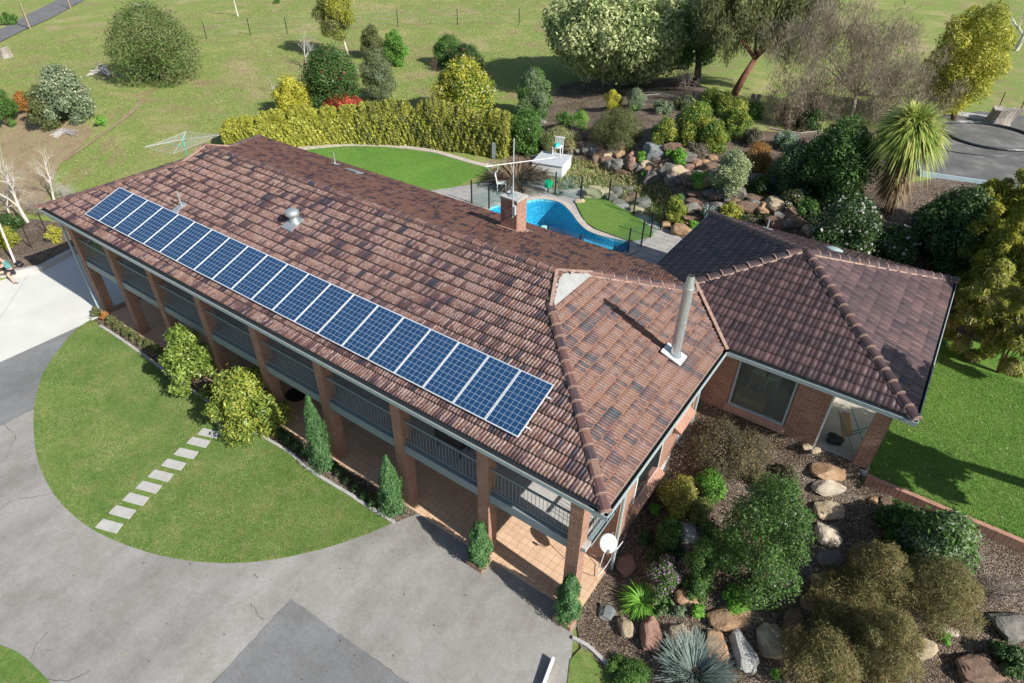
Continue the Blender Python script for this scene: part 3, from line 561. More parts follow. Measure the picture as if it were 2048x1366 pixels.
def caps(name, P, Q, mats, parent, wd=.135, ln=.39, seed=0, mort=True):
    """overlapping capping tiles bedded on mortar along a hip or ridge, the lower end first"""
    rg = np.random.default_rng(seed); P, Q = Vector(P), Vector(Q); d = (Q-P); tot = d.length; d.normalize(); side = d.cross(Vector((0, 0, 1))).normalized(); up = side.cross(d).normalized()
    n = int(tot/ln); ln = tot/n; V = []; F = []; rnd = []; mi = []
    prof = [(-1, -.45), (-.86, .12), (-.4, .52), (.4, .52), (.86, .12), (1, -.45)]
    def ring(s, w_, hz):
        return [tuple(P+d*s+side*(x*w_)+up*(z_*w_*.62+hz)) for x, z_ in prof]
    for i in range(n):
        a = i*ln; r = rg.random(); k = len(V); w0 = wd*1.06
        V += ring(a-.01, w0*.9, .02)+ring(a-.01, w0, .055)+ring(a+ln+.02, wd*.88, .012)
        for q in range(2):
            for j in range(5): F.append((k+q*6+j, k+q*6+j+1, k+q*6+7+j, k+q*6+6+j)); rnd.append(r); mi.append(1 if (q == 0 and mort) else 0)
        if mort:
            k = len(V); V += ring(a+.0, w0*1.02, .060)+ring(a+.028, w0*1.01, .058)
            for j in range(5): F.append((k+j, k+j+1, k+7+j, k+6+j)); rnd.append(.5); mi.append(1)
    # mortar bed
    k = len(V)
    for s in (0, tot):
        for x, z_ in ((-1.12, -.42), (-.9, -.05), (.9, -.05), (1.12, -.42)): V.append(tuple(P+d*s+side*(x*wd)+up*(z_*wd)))
    for j in range(3): F.append((k+j, k+j+1, k+5+j, k+4+j)); rnd.append(.5); mi.append(1)
    me = bpy.data.meshes.new(name); me.from_pydata(V, [], F); me.update(); a = me.attributes.new('rnd', 'FLOAT', 'FACE'); a.data.foreach_set('value', rnd)
    b = me.attributes.new('roll', 'FLOAT', 'FACE'); b.data.foreach_set('value', list(rg.random(len(F)))); ul = me.uv_layers.new(name='UVMap')
    me.polygons.foreach_set('material_index', mi); return link(name, me, mats, parent)
HS = thing('brick_house', (-12.9, 5.3, 0), 'long two storey brick house with mottled tiled hip roof, dark tiled annex and arcaded verandah', 'house')
G = W_/2-1.04; LV = W_/2/CP_+.02; zr = E+T_*W_/2; zg = E+T_*G
rf = slope('roof', (-L_, 0, E), (1, 0), (0, 1), L_, LV, [((0, 0), (1, 1)), ((-L_, 0), (-1, 1)), ((-G, 0), (1, 0)), ((-L_+G, 0), (-1, 0))][:2], MT['tile'], HS, seed=1, label='mottled brown and tan terracotta tiled roof of the main house')
# gablet corners: the slope between the hips' ends is cut square at the gablet
bpy.data.meshes.remove(rf.data)
def main_slope(seed, O, U, Vh, sgn, tm='tile'):
    """front/rear slope with its two gablets: below the gablet cut by the hips, above it cut square"""
    lo = slope('roof', O, U, Vh, L_, LV, [((0, O[1]), (1, sgn)), ((-L_, O[1]), (-1, sgn)), ((0, O[1]+sgn*G), (0, sgn))], MT[tm], HS, seed=seed)
    hi = slope('roof', O, U, Vh, L_, LV, [((-G+.1, O[1]+sgn*G), (1.04, sgn*.42)), ((-L_+G, 0), (-1, 0)), ((0, O[1]+sgn*G), (0, -sgn)), ((0, W_/2), (0, sgn))], MT[tm], HS, seed=seed)
    bm = bmesh.new(); bm.from_mesh(lo.data); bm.from_mesh(hi.data); bm.to_mesh(lo.data); bm.free(); bpy.data.objects.remove(hi); return lo
r1 = main_slope(1, (-L_, 0, E), (1, 0), (0, 1), 1); r1['label'] = 'front slope of mottled brown terracotta tiles'
r2 = main_slope(2, (-L_, W_, E), (1, 0), (0, -1), -1, 'tile_dim'); r2['label'] = 'rear slope of mottled orange brown tiles'
r3 = slope('roof', (0, 0, E), (0, 1), (-1, 0), W_, G/CP_, [((0, 0), (-1, -1)), ((0, W_), (-1, 1)), ((-G+.10, 0), (-1, 0))], MT['tile_dim'], HS, seed=3, label='hip end slope of rust and tan tiles', lip='lipt', lh=.042)
r4 = slope('roof', (-L_, 0, E), (0, 1), (1, 0), W_, G/CP_, [((-L_, 0), (1, -1)), ((-L_, W_), (1, 1)), ((-L_+G+.02, 0), (1, 0))], MT['tile'], HS, seed=4, label='far hip end slope of brown tiles')
m3 = [MT['cap'], MT['mortar']]
caps('ridge_capping', (-L_+G-.1, W_/2, zr+.03), (-G-.26, W_/2, zr+.03), m3, HS, seed=1)
caps('hip_capping', (-.08, .08, E+.05), (-G, G, zg+.06), m3, HS, seed=2); caps('hip_capping', (-.08, W_-.08, E+.05), (-G, W_-G, zg+.06), m3, HS, seed=3)
caps('hip_capping', (-L_+.08, .08, E+.05), (-L_+G, G, zg+.06), m3, HS, seed=4, mort=False); caps('hip_capping', (-L_+.08, W_-.08, E+.05), (-L_+G, W_-G, zg+.06), m3, HS, seed=5, mort=False)
for sx in (1, -1):
    X = -G if sx == 1 else -L_+G
    la_ = .42 if sx == 1 else .0; bx0 = X+sx*.14
    mb = MB(); mb.add([(bx0, G-.1, zg+.03), (bx0, W_-G+.1, zg+.03), (X-sx*la_, W_/2, zr+.06)], [(0, 1, 2)])
    mb.build('gablet', MT['gabl'] if 'gabl' in MT else MT.setdefault('gabl', mottled('cement_sheet', [(.3, (.25, .26, .255)), (.7, (.35, .36, .35))], 2.2, .8, 30, .3, .005)), HS)
    for s2 in (-1, 1):
        mb = MB(); mb.bar((bx0-sx*.05, W_/2+s2*(W_/2-G+.12), zg+.06), (X-sx*(la_+.04), W_/2, zr+.10), .09, .06); mb.build('gablet_verge', MT['mortar'], HS)
# annex roof
AH = (AY1-AY0)/2; AM = (AX0+AX1)/2; DX = (AX1-AX0)/2-AH; AYM = (AY0+AY1)/2; zap = E+T_*AH; LA = AH/CP_+.05
C1 = [((AX0, AY0), (-1, 1)), ((AX1, AY0), (1, 1))]
slope('roof', (AX0, AY0, E), (1, 0), (0, 1), AX1-AX0, LA, C1+[((0, AYM), (0, 1))], MT['tiled'], HS, seed=5, label='dark plum tiled front slope of the annex roof')
slope('roof', (AX0, AY1, E), (1, 0), (0, -1), AX1-AX0, LA, [((AX0, AY1), (-1, -1)), ((AX1, AY1), (1, -1)), ((0, AYM), (0, -1))], MT['tiled'], HS, seed=6, label='dark plum tiled rear slope of the annex roof')
slope('roof', (AX1, AY0, E), (0, 1), (-1, 0), AY1-AY0, LA, [((AX1, AY0), (-1, -1)), ((AX1, AY1), (-1, 1))], MT['tiled'], HS, seed=7, label='dark plum tiled right slope of the annex roof', lip='lipd', lh=.05)
slope('roof', (AX0, AY0, E), (0, 1), (1, 0), AY1-AY0, LA, [((AX0, AY0), (1, -1)), ((AX0, AY1), (1, 1))], MT['tiled'], HS, seed=8, label='dark plum tiled left slope of the annex roof')
m4 = [MT['capd'], MT['mortar']]
for i, (c, e) in enumerate((((AX0, AY0), -1), ((AX1, AY0), 1), ((AX1, AY1), 1), ((AX0, AY1), -1))):
    s_ = -AX0/2 if i == 0 else .06; dxy = (1 if c[0] == AX0 else -1, 1 if c[1] == AY0 else -1)
    caps('hip_capping', (c[0]+dxy[0]*s_, c[1]+dxy[1]*s_, E+T_*s_+.05), (AM+e*DX, AYM, zap+.07), m4, HS, seed=20+i)
mb = MB(); mb.bar((-.02, AY0-.0, E+.12), (-1.95, 9.19, E+.12+T_*1.95), .10, .04); mb.bar((-1.95, 9.19, E+.06+T_*1.95), (-1.95, 8.68, E+.06+T_*1.95), .1, .04); mb.bar((-1.95, 8.68, E+.06+T_*1.95), (AX0, W_, E+.05), .10, .03); mb.build('valley_mortar', MT['mortar'], HS)
# gutters: back, floor and lip, with a dark trough
def gutter(P, Q, inw, parent=HS):
    mb = MB(); P, Q, n = Vector(P), Vector(Q), Vector(inw)
    def st(a, b, z0, z1, mi=0):
        c = [P+n*a, Q+n*a, Q+n*b, P+n*b]; mb.add([(q.x, q.y, z0) for q in c]+[(q.x, q.y, z1) for q in c], [(0, 3, 2, 1), (4, 5, 6, 7), (0, 1, 5, 4), (1, 2, 6, 5), (2, 3, 7, 6), (3, 0, 4, 7)], mi)
    st(0, .022, E-.115, E+.012); st(.022, .13, E-.115, E-.10); st(.022, .125, E-.098, E-.05, 1); st(.13, .16, E-.16, E-.01)
    return mb.build('gutter', [MT['gutter'], MT['trough']], parent)
gutter((-L_, 0, 0), (0, 0, 0), (0, 1, 0)); gutter((0, .023, 0), (0, AY0, 0), (-1, 0, 0)); gutter((-L_, W_, 0), (AX0, W_, 0), (0, -1, 0)); gutter((-L_, .023, 0), (-L_, W_-.023, 0), (1, 0, 0))
gutter((.003, AY0, 0), (AX1, AY0, 0), (0, 1, 0)); gutter((AX1, AY0+.023, 0), (AX1, AY1, 0), (-1, 0, 0)); gutter((AX0, AY1, 0), (AX1-.023, AY1, 0), (0, -1, 0)); gutter((AX0, W_+.003, 0), (AX0, AY1-.023, 0), (1, 0, 0))
mb = MB(); zs = E-.165
mb.box((-L_+.16, .16, zs-.015), (-.16, W_-.16, zs)); mb.box((-.157, AY0+.16, zs-.012), (AX1-.16, AY1-.16, zs)); mb.box((AX0+.16, W_-.157, zs-.012), (-.16, AY1-.16, zs)); mb.build('soffit', MT['soffit'], HS)
# pillars and verandah
PX = [-.75, -3.55, -6.6, -9.77, -12.83, -15.83, -18.78, -21.72, -24.52]
for x in PX:
    mb = MB(); mb.box((x-.36, .43, 0), (x, .80, zs-.02)); mb.build('brick_pillar', MT['brick'], HS)
mb = MB(); mb.box((-24.4, .34, -.1), (-.54, 2.25, .045)); sl_ = mb.build('verandah_slab', MT['paving'], HS)
mb = MB(); mb.box((-24.45, 2.2, -.2), (-.55, W_-.6, zs-.02)); mb.build('wall', MT['brick'], HS)
mb = MB(); mb.box((-24.4, .50, 2.48), (-.62, 2.2, 2.62)); mb.build('balcony_floor', MT['kerb'], HS)
for i in range(8):
    a, b = PX[i+1], PX[i]-.36
    mb = MB(); mb.box((a+.002, .46, 2.36), (b-.002, .60, 2.66)); mb.build('balcony_beam', MT['rail'], HS)
    mb = MB(); mb.bar((a+.002, .55, 3.58), (b-.002, .55, 3.58), .05, .045); mb.bar((a+.002, .55, 2.78), (b-.002, .55, 2.78), .035, .03)
    k = int((b-a)/.115)
    for j in range(1, k): x = a+(b-a)*j/k; mb.bar((x, .55, 2.78), (x, .55, 3.57), .010, .010)
    mb.build('balcony_railing', MT['rail'], HS)
for X in (-.68, -24.4):
    mb = MB(); mb.bar((X, .82, 3.58), (X, 2.18, 3.58), .05, .045); mb.bar((X, .82, 2.78), (X, 2.18, 2.78), .035, .03)
    for j in range(1, 12): y = .82+1.36*j/12; mb.bar((X, y, 2.78), (X, y, 3.57), .016)
    mb.build('balcony_railing', MT['rail'], HS)
    mb = MB(); mb.box((X-.06, .8, 2.36), (X+.06, 2.19, 2.66)); mb.build('balcony_beam', MT['rail'], HS)
gm, gn, gl, gb_ = newmat('window_glass'); gb_.inputs['Base Color'].default_value = (.75, .85, .82, 1); gb_.inputs['Roughness'].default_value = .02; gb_.inputs['Transmission Weight'].default_value = .92; gb_.inputs['IOR'].default_value = 1.45
MT['glass'] = gm
MT['dglass'] = plain('dark_window_glass', (.02, .025, .028), .05, 0, .8)
for x in (-3.6, -9.8, -15.9, -21.6):
    for z0, z1 in ((.05, 2.1), (2.7, 4.4)):
        mb = MB(); mb.box((x-.9, 2.15, z0), (x+.9, 2.205, z1)); f = mb.build('window', MT['rail'], HS)
        for k in (-1, 1):
            mb = MB(); mb.box((x+k*.44-.4, 2.14, z0+.08), (x+k*.44+.4, 2.16, z1-.08)); mb.build('pane', MT['dglass'], f)
# right-hand wall details
mb = MB()
for y0, y1, z1 in ((2.22, 3.6, .42), (3.6, 5.0, .95), (5.0, 6.1, 1.5), (6.1, 7.66, 2.1)): mb.box((-.6, y0, -.2), (-.53, y1, z1))
mb.build('plinth', MT['plinth'], HS)
for (y0, y1, z0, z1) in ((3.05, 4.7, 1.88, 3.9), (5.6, 6.6, 2.9, 3.95)):
    mb = MB(); mb.box((-.56, y0, z0), (-.51, y1, z1)); f = mb.build('window', MT['white'], HS)
    mb = MB(); mb.box((-.515, y0+.06, z0+.06), (-.505, y1-.06, z1-.06)); mb.build('pane', MT['dglass'], f)
    mb = MB(); mb.add([(-.55, y0-.08, z0-.02), (-.55, y1+.08, z0-.02), (-.30, y1+.08, z0-.16), (-.30, y0-.08, z0-.16), (-.55, y0-.08, z0-.26), (-.55, y1+.08, z0-.26), (-.30, y1+.08, z0-.22), (-.30, y0-.08, z0-.22)], [(3, 2, 1, 0), (4, 5, 6, 7), (3, 7, 6, 2), (0, 4, 7, 3), (1, 2, 6, 5)]); mb.build('sill', MT['brickcap'], f)
def downpipe(x, y, z0, gx, gy):
    mb = MB(); mb.tube([(gx, gy, E-.1), (gx, gy, E-.22), (x, y, E-.55), (x, y, z0)], .045, 8); mb.build('downpipe', MT['gutter'], HS)
downpipe(-.44, 2.1, .05, -.08, 1.9); downpipe(-.44, 7.0, 1.8, -.08, 6.8); downpipe(-25.0, .34, .02, -25.0, .08)
mb = MB(); mb.box((-24.62, .34, -.05), (-24.42, 2.2, .15)); mb.build('timber_step', MT['wood'], HS)
# annex walls, plinth, window and porch
FZ = 2.36
mb = MB(); F0 = 7.72
for a, b in (((-.55, F0, FZ-.05), (.30, F0+.2, zs-.01)), ((.30, F0, FZ-.05), (2.05, F0+.2, 2.66)), ((2.05, F0, FZ-.05), (2.99, F0+.2, zs-.01)), ((4.10, F0, FZ-.05), (4.5, F0+.42, zs-.01)), ((2.79, F0+.2, FZ), (2.99, 11.2, zs-.01)), ((2.79, 11.2, FZ), (4.5, 11.4, zs-.01)), ((4.3, 11.4, FZ), (4.5, 15.3, zs-.01)), ((-3.3, 15.1, FZ), (4.3, 15.3, zs-.01)), ((-3.5, 10.0, FZ), (-3.3, 15.3, zs-.01))): mb.box(a, b)
mb.build('annex_wall', MT['brick'], HS)
mb = MB(); mb.box((-.55, F0-.035, 1.5), (4.53, F0+.3, FZ-.055)); mb.box((4.2, F0+.3, 1.5), (4.53, 15.33, FZ-.055)); mb.box((-3.53, 15.1, 1.9), (4.2, 15.33, FZ-.055)); mb.build('plinth', MT['plinth'], HS)
mb = MB(); mb.box((2.99, F0+.0, FZ-.05), (4.46, 11.2, FZ+.004)); mb.build('porch_floor', mottled('pale_porch_tiles', [(.3, (.30, .28, .24)), (.7, (.42, .39, .34))], 2, .7, 30, .2, .004), HS)
mb = MB(); mb.box((2.992, F0+.21, FZ), (3.0, 11.19, zs-.02)); mb.box((3.01, 11.18, FZ), (4.5, 11.196, zs-.02)); mb.build('bounce_lining', MT['white'], HS)  # white lining added to bounce light into the porch
mb = MB(); mb.box((-.5, F0+.2, FZ-.05), (2.79, 12., FZ+.01)); mb.box((-.5, 12., FZ), (2.79, 12.1, zs)); mb.build('room_floor', plain('dark_carpet', (.05, .045, .04), .9), HS)
mb = MB(); mb.box((2.985, F0-.02, FZ), (3.035, F0+.03, zs-.01)); mb.build('door_jamb', MT['white'], HS)
mb = MB(); x0, x1, z0, z1 = .32, 2.03, 2.68, 4.5
for a, b in (((x0, z0), (x0+.06, z1)), ((x1-.06, z0), (x1, z1)), ((x0+.06, z0), (x1-.06, z0+.07)), ((x0+.06, z1-.06), (x1-.06, z1))): mb.box((a[0], F0+.0-.02, a[1]), (b[0], F0+.06, b[1]))
wf = mb.build('window', MT['gutter'], HS); wf['label'] = 'large grey framed annex window'
mb = MB(); mb.box((x0+.05, F0+.02, z0+.06), (x1-.05, F0+.03, z1-.05)); mb.build('pane', MT['glass'], wf)
mb = MB(); mb.add([(.24, F0+.02, 2.69), (2.11, F0+.02, 2.69), (2.11, F0-.12, 2.56), (.24, F0-.12, 2.56), (.24, F0+.02, 2.44), (2.11, F0+.02, 2.44), (2.11, F0-.12, 2.46), (.24, F0-.12, 2.46)], [(3, 2, 1, 0), (4, 5, 6, 7), (3, 7, 6, 2), (0, 4, 7, 3), (1, 2, 6, 5)]); mb.build('sill', MT['brickcap'], wf)
mb = MB(); mb.box((x0+.1, F0+.25, FZ), (1.35, F0+.75, 2.95)); tag(mb.build('timber_bench', mottled('orange_timber', [(.3, (.38, .2, .07)), (.7, (.5, .28, .1))], 5, .5)), 'orange timber bench just inside the annex window', 'bench')
for i, x in enumerate((.72, 1.2)):
    mb = MB(); zt = FZ+.75; y = 9.3
    mb.box((x-.19, y-.19, zt), (x+.19, y+.19, zt+.04))
    t = thing('bar_stool', (x, y, FZ), ('left' if i == 0 else 'right')+'hand one of the two white stools seen through the annex window', 'stool', 'white stools inside the annex'); mb.build('seat', MT['whitep'], t)
    for sx in (-1, 1):
        for sy in (-1, 1): mb = MB(); mb.bar((x+sx*.15, y+sy*.15, zt), (x+sx*.21, y+sy*.21, FZ), .035); mb.build('leg', MT['whitep'], t)
    mb = MB(); mb.box((x-.19, y+.15, zt+.04), (x+.19, y+.18, zt+.35)); mb.build('backrest', MT['whitep'], t)
# roof fittings
def rz(x, y): return E+T_*min(y, W_-y, -x if x > -8 else 99)
def plate(mb, x, y, sx, sy, dzz=.07, mi=0):
    dzz += .045
    q = [(x+a*sx, y+b*sy) for a, b in ((-1, -1), (1, -1), (1, 1), (-1, 1))]; mb.add([(a, b, rz(a, b)+dzz) for a, b in q]+[(a, b, rz(a, b)+dzz-.05) for a, b in q], [(0, 1, 2, 3), (0, 4, 5, 1), (1, 5, 6, 2), (2, 6, 7, 3), (3, 7, 4, 0)], mi)
fx, fy = -1.008, 5.648; zf = rz(fx, fy)
mb = MB(); mb.tube([(fx, fy, zf-.1), (fx, fy, 7.36)], .135, 20); mb.tube([(fx, fy, 7.34), (fx, fy, 7.46)], .152, 20); mb.tube([(fx, fy, 7.46), (fx, fy, 7.80)], [.135, .085], 20); mb.tube([(fx, fy, 6.4), (fx, fy, 6.43)], .139, 20)
fl_ = mb.build('flue', MT['galv'], HS); mb = MB(); mb.tube([(fx, fy, 7.801), (fx, fy, 7.803)], .078, 16); mb.build('flue_opening', MT['trough'], fl_); mb = MB(); plate(mb, fx-.02, fy-.02, .30, .24, .085); mb.build('flashing', MT['white'], fl_)
mb = MB(); mb.tube([(fx, fy, zf+.03), (fx, fy, zf+.17), (fx, fy, zf+.18)], [.2, .17, .14], 16); mb.build('collar', MT['rail'], fl_)
def on(px, py, rear=False):
    lo = None; d = ray(px, py); t = 5.
    while t < 60:
        p = CP+d*t; zz = E+T_*min(p[1], W_-p[1])
        if p[2] <= zz+.05: return p
        t += .01
v = on(588, 445); vx, vy = v[0], v[1]
mb = MB(); plate(mb, vx+.05, vy-.1, .26, .3, .08); mb.tube([(vx, vy, rz(vx, vy)), (vx, vy, rz(vx, vy)+.32)], .13, 16); b = mb.build('roof_vent', MT['galv'], HS)
mb = MB(); z_ = rz(vx, vy)+.3; mb.tube([(vx, vy, z_), (vx, vy, z_+.05), (vx, vy, z_+.16), (vx, vy, z_+.22), (vx, vy, z_+.25)], [.2, .24, .23, .16, .02], 20); mb.build('vent_cowl', MT['galv'], b, smooth=True)
def pipe(px, py, hh, rear=False, lean=0):
    v = on(px, py); x, y = v[0], v[1]; z = rz(x, y); mb = MB(); plate(mb, x, y-.12, .13, .26, .085); mb.tube([(x, y, z), (x, y, z+hh)], .035, 8); mb.build('vent_pipe', MT['galv'], HS)
pipe(364, 414, .62); 
v = atz(670, 327, E+T_*1.2); x, y = v[0], v[1]; z = E+T_*(W_-y); mb = MB(); mb.tube([(x, y, z), (x, y, z+.6)], .035, 8); plate(mb, x, y, .15, .15, .06); mb.build('vent_pipe', MT['galv'], HS)
v = atz(708, 346, E+T_*1.3); x, y = v[0], v[1]; mb = MB(); plate(mb, x, y, .38, .2, .09); mb.build('skylight', MT['rail'], HS)
def az_(x, y): return E+T_*min(y-AY0, AY1-y, AX1-x, x-AX0)
v = atz(1533, 460, E+.25); x, y = v[0], v[1]; z = az_(x, y); mb = MB(); mb.tube([(x, y, z-.02), (x, y, z+.45)], .035, 8); mb.box((x-.15, y-.1, z), (x+.2, y+.1, z+.07)); mb.build('vent_pipe', MT['galv'], HS)
v = atz(1668, 498, E+T_*1.9); x, y = v[0], min(v[1], AY1-.9); y = max(y, AYM+.9); bm = bmesh.new(); bmesh.ops.create_uvsphere(bm, u_segments=20, v_segments=10, radius=1); bmesh.ops.scale(bm, vec=(.32, .32, .12), verts=bm.verts); bmesh.ops.rotate(bm, cent=(0, 0, 0), matrix=Matrix.Rotation(-math.atan(T_), 3, 'X'), verts=bm.verts); bmesh.ops.translate(bm, vec=(x, y, az_(x, y)+.06), verts=bm.verts)
me = bpy.data.meshes.new('skylight'); bm.to_mesh(me); bm.free(); o = link('skylight', me, plain('milky_dome', (.30, .40, .40), .35), HS, True); o['label'] = 'round domed skylight on the annex roof'
# brick chimney
cx0, cx1, cy0, cy1, ct = -9.06, -8.36, 8.52, 9.12, 6.80
mb = MB(); mb.box((cx0, cy0, E+.3), (cx1, cy1, ct-.06)); ch_ = mb.build('chimney', MT['brick'], HS)
mb = MB(); mb.box((cx0-.03, cy0-.03, ct-.06), (cx1+.03, cy1+.03, ct)); mb.build('chimney_cap', MT['kerb'], ch_)
mb = MB(); q = [(cx0-.12, cy0-.14), (cx1+.14, cy0-.14), (cx1+.14, cy1+.25), (cx0-.12, cy1+.25)]; zz = lambda y: E+T_*(W_-y)
mb.add([(a, b, zz(b)+.09) for a, b in q]+[(a, b, zz(b)) for a, b in q], [(0, 1, 2, 3), (0, 4, 5, 1), (1, 5, 6, 2), (2, 6, 7, 3), (3, 7, 4, 0)]); mb.build('flashing', MT['mortar'], ch_)
mb = MB(); mb.tube([(cx0+.28, cy0+.3, ct), (cx0+.28, cy0+.3, ct+.28)], .06, 10); mb.tube([(cx0+.28, cy0+.3, ct), (cx0+.28, cy0+.3, ct+.05)], [.2, .1], 10); mb.build('flue_pot', MT['rail'], ch_)
# antenna on the chimney
ax_, ay_ = -8.50, cy0-.05; t = thing('tv_antenna', (ax_, ay_, 6.2), 'white mast antenna with long boom and loop bracketed to the brick chimney', 'antenna')
mb = MB(); mb.tube([(ax_, ay_, 6.15), (ax_, ay_, 8.95)], .02, 8); mb.bar((ax_, ay_, 6.25), (ax_, cy0, 6.25), .05); mb.bar((ax_, ay_, 6.6), (ax_, cy0, 6.6), .05); mb.box((ax_+.02, ay_-.08, 6.3), (ax_+.14, ay_+.02, 6.62)); mb.build('mast', MT['aerial'], t)
zb_ = 8.13; A = atz(968, 322, zb_); B = atz(1094, 306, zb_); dirb = (B-A)/np.linalg.norm(B-A); mid = np.array([ax_, ay_, zb_]); la = np.linalg.norm((A-mid)[:2]); lb = np.linalg.norm((B-mid)[:2])
A = mid-dirb*la; B = mid+dirb*lb; mb = MB(); mb.tube([A, B], .013, 6); mb.build('boom', MT['aerial'], t)
mb = MB(); pd = np.array([-dirb[1], dirb[0], 0])
for k in range(9): c = A+(B-A)*(.42+.06*k); mb.tube([c-pd*.09, c+pd*.09], .006, 4)
mb.build('elements', MT['aerial'], t)
mb = MB(); c = A+dirb*.25; pts = []
for k in range(25): a = 2*math.pi*k/24; pts.append(c+pd*(.42*math.cos(a))+dirb*(.07*math.sin(a))*1.5+np.array([0, 0, -.05+.11*math.sin(a)]))
mb.tube(pts, .012, 6, cap=False); mb.build('loop', MT['aerial'], t)
# solar panels
def cell_mat():
    m, n, l, b = newmat('solar_cells'); uv = n.new('ShaderNodeUVMap'); uv.uv_map = 'UVMap'
    t = n.new('ShaderNodeTexBrick'); t.offset = 0; t.inputs['Scale'].default_value = 1; t.inputs['Brick Width'].default_value = 1; t.inputs['Row Height'].default_value = 1; t.inputs['Mortar Size'].default_value = .024; t.inputs['Mortar Smooth'].default_value = .1
    t.inputs['Color1'].default_value = (.012, .045, .115, 1); t.inputs['Color2'].default_value = (.016, .055, .14, 1); t.inputs['Mortar'].default_value = (.38, .47, .55, 1); l.new(uv.outputs[0], t.inputs[0])
    f = noise(n, l, uv.outputs[0], 9, 2, .6); c = mix(n, l, .35, t.outputs[0], f.outputs[0], 'SOFT_LIGHT'); l.new(c, b.inputs['Base Color']); b.inputs['Roughness'].default_value = .12; b.inputs['Specular IOR Level'].default_value = .6; return m
MT['cell'] = cell_mat(); MT['alu'] = plain('aluminium_frame', (.72, .75, .78), .4, .3)
PW_, PD = 1.005, 1.65
def panel():
    t = thing('solar_panel', (0, 0, 0), '', 'solar panel', 'solar panels in a row on the front roof slope'); o = []
    def loc(u, v_, z_): return (u, v_*CP_-z_*SP_, v_*SP_+z_*CP_)
    def bx(mb, u0, v0, z0, u1, v1, z1):
        c = [loc(u, v_, z_) for z_ in (z0, z1) for u, v_ in ((u0, v0), (u1, v0), (u1, v1), (u0, v1))]; mb.add(c, [(0, 3, 2, 1), (4, 5, 6, 7), (0, 1, 5, 4), (1, 2, 6, 5), (2, 3, 7, 6), (3, 0, 4, 7)])
    mb = MB(); w_ = PW_-.018
    bx(mb, 0, 0, 0, w_, .022, .038); bx(mb, 0, PD-.022, 0, w_, PD, .038); bx(mb, 0, .022, 0, .022, PD-.022, .038); bx(mb, w_-.022, .022, 0, w_, PD-.022, .038); mb.build('frame', MT['alu'], t)
    mb = MB(); mb.add([loc(.022, .022, .033), loc(w_-.022, .022, .033), loc(w_-.022, PD-.022, .033), loc(.022, PD-.022, .033)], [(0, 1, 2, 3)]); me = mb.mesh('cells'); ul = me.uv_layers.new(name='UVMap')
    for i, c in enumerate(((-.02, -.05), (6.02, -.05), (6.02, 10.05), (-.02, 10.05))): ul.data[i].uv = c
    link('cells', me, MT['cell'], t); return t
proto = panel(); ordn = 'leftmost second third fourth fifth sixth seventh eighth ninth tenth'.split()
for i in range(20):
    if i == 0: o = proto
    else:
        o = proto.copy(); COL.objects.link(o)
        for c in proto.children: c2 = c.copy(); COL.objects.link(c2); c2.parent = o; c2.matrix_parent_inverse = Matrix()
    y_ = .568; o.location = (-22.83+i*PW_, y_, E+T_*y_+.13)
    o['label'] = ('blue gridded solar panel, leftmost of the row, beside the far hip' if i == 0 else 'blue gridded solar panel, rightmost of the row, beside the near hip' if i == 19 else 'blue gridded solar panel, %s from the %s end of the row' % (ordn[i] if i < 10 else ordn[19-i], 'left' if i < 10 else 'right'))
for c in proto.children: c.matrix_parent_inverse = Matrix()
mb = MB()
for v_ in (.35, 1.3):
    y = .568+v_*CP_; mb.bar((-22.95, y, E+T_*y+.10), (-2.62, y, E+T_*y+.10), .04)
mb.build('panel_rail', MT['alu'], HS)
# satellite dish
dc = Vector((-.52, 1.70, 1.62)); dn = Vector((.30, -.62, .66)).normalized(); bm = bmesh.new(); Q = dn.to_track_quat('Z', 'Y').to_matrix()
V = []; F = []; n_ = 28; rr = [0, .07, .14, .21, .26]
for r_ in rr[1:]:
    for k in range(n_): a = 2*math.pi*k/n_; V.append(tuple(dc+Q@Vector((r_*math.cos(a)*.88, r_*math.sin(a), .45*r_*r_))))
V.append(tuple(dc)); c_ = len(V)-1; F = [(c_, k, (k+1) % n_) for k in range(n_)]+[(j*n_+k, (j+1)*n_+k, (j+1)*n_+(k+1) % n_, j*n_+(k+1) % n_) for j in range(3) for k in range(n_)]
t = thing('satellite_dish', tuple(dc), 'round white satellite dish bracketed to the wall at the near corner of the verandah', 'satellite dish'); mb = MB(); mb.add(V, F); me = mb.mesh('dish'); o = link('dish', me, plain('dish_grey_white', (.62, .63, .63), .5), t, True); md = o.modifiers.new('s', 'SOLIDIFY'); md.thickness = .012
mb = MB(); mb.tube([dc-dn*.02, dc-dn*.16, (-.62, 2.15, 1.45), (-.62, 2.2, 1.45)], .022, 8); mb.build('bracket', MT['galv'], t)
mb = MB(); mb.tube([dc+Q@Vector((0, -.28, .05)), dc+Q@Vector((0, -.16, .32))], .012, 6); mb.box(tuple(dc+Q@Vector((0, -.16, .32))-Vector((.04, .04, .04))), tuple(dc+Q@Vector((0, -.16, .32))+Vector((.04, .04, .04)))); mb.build('feed_arm', MT['galv'], t)
mb = MB(); pts = [dc-dn*.1, (-.56, 1.62, 1.2), (-.58, 1.45, .5), (-.62, 1.6, .12), (-.55, 1.95, .3), (-.45, 2.15, .8), (-.4, 2.5, .9)]; pts = [tuple(p) for p in pts]; mb.tube(pts, .011, 6); tag(mb.build('cable', MT['whitep']), 'white looping cable hanging below the satellite dish', 'cable')
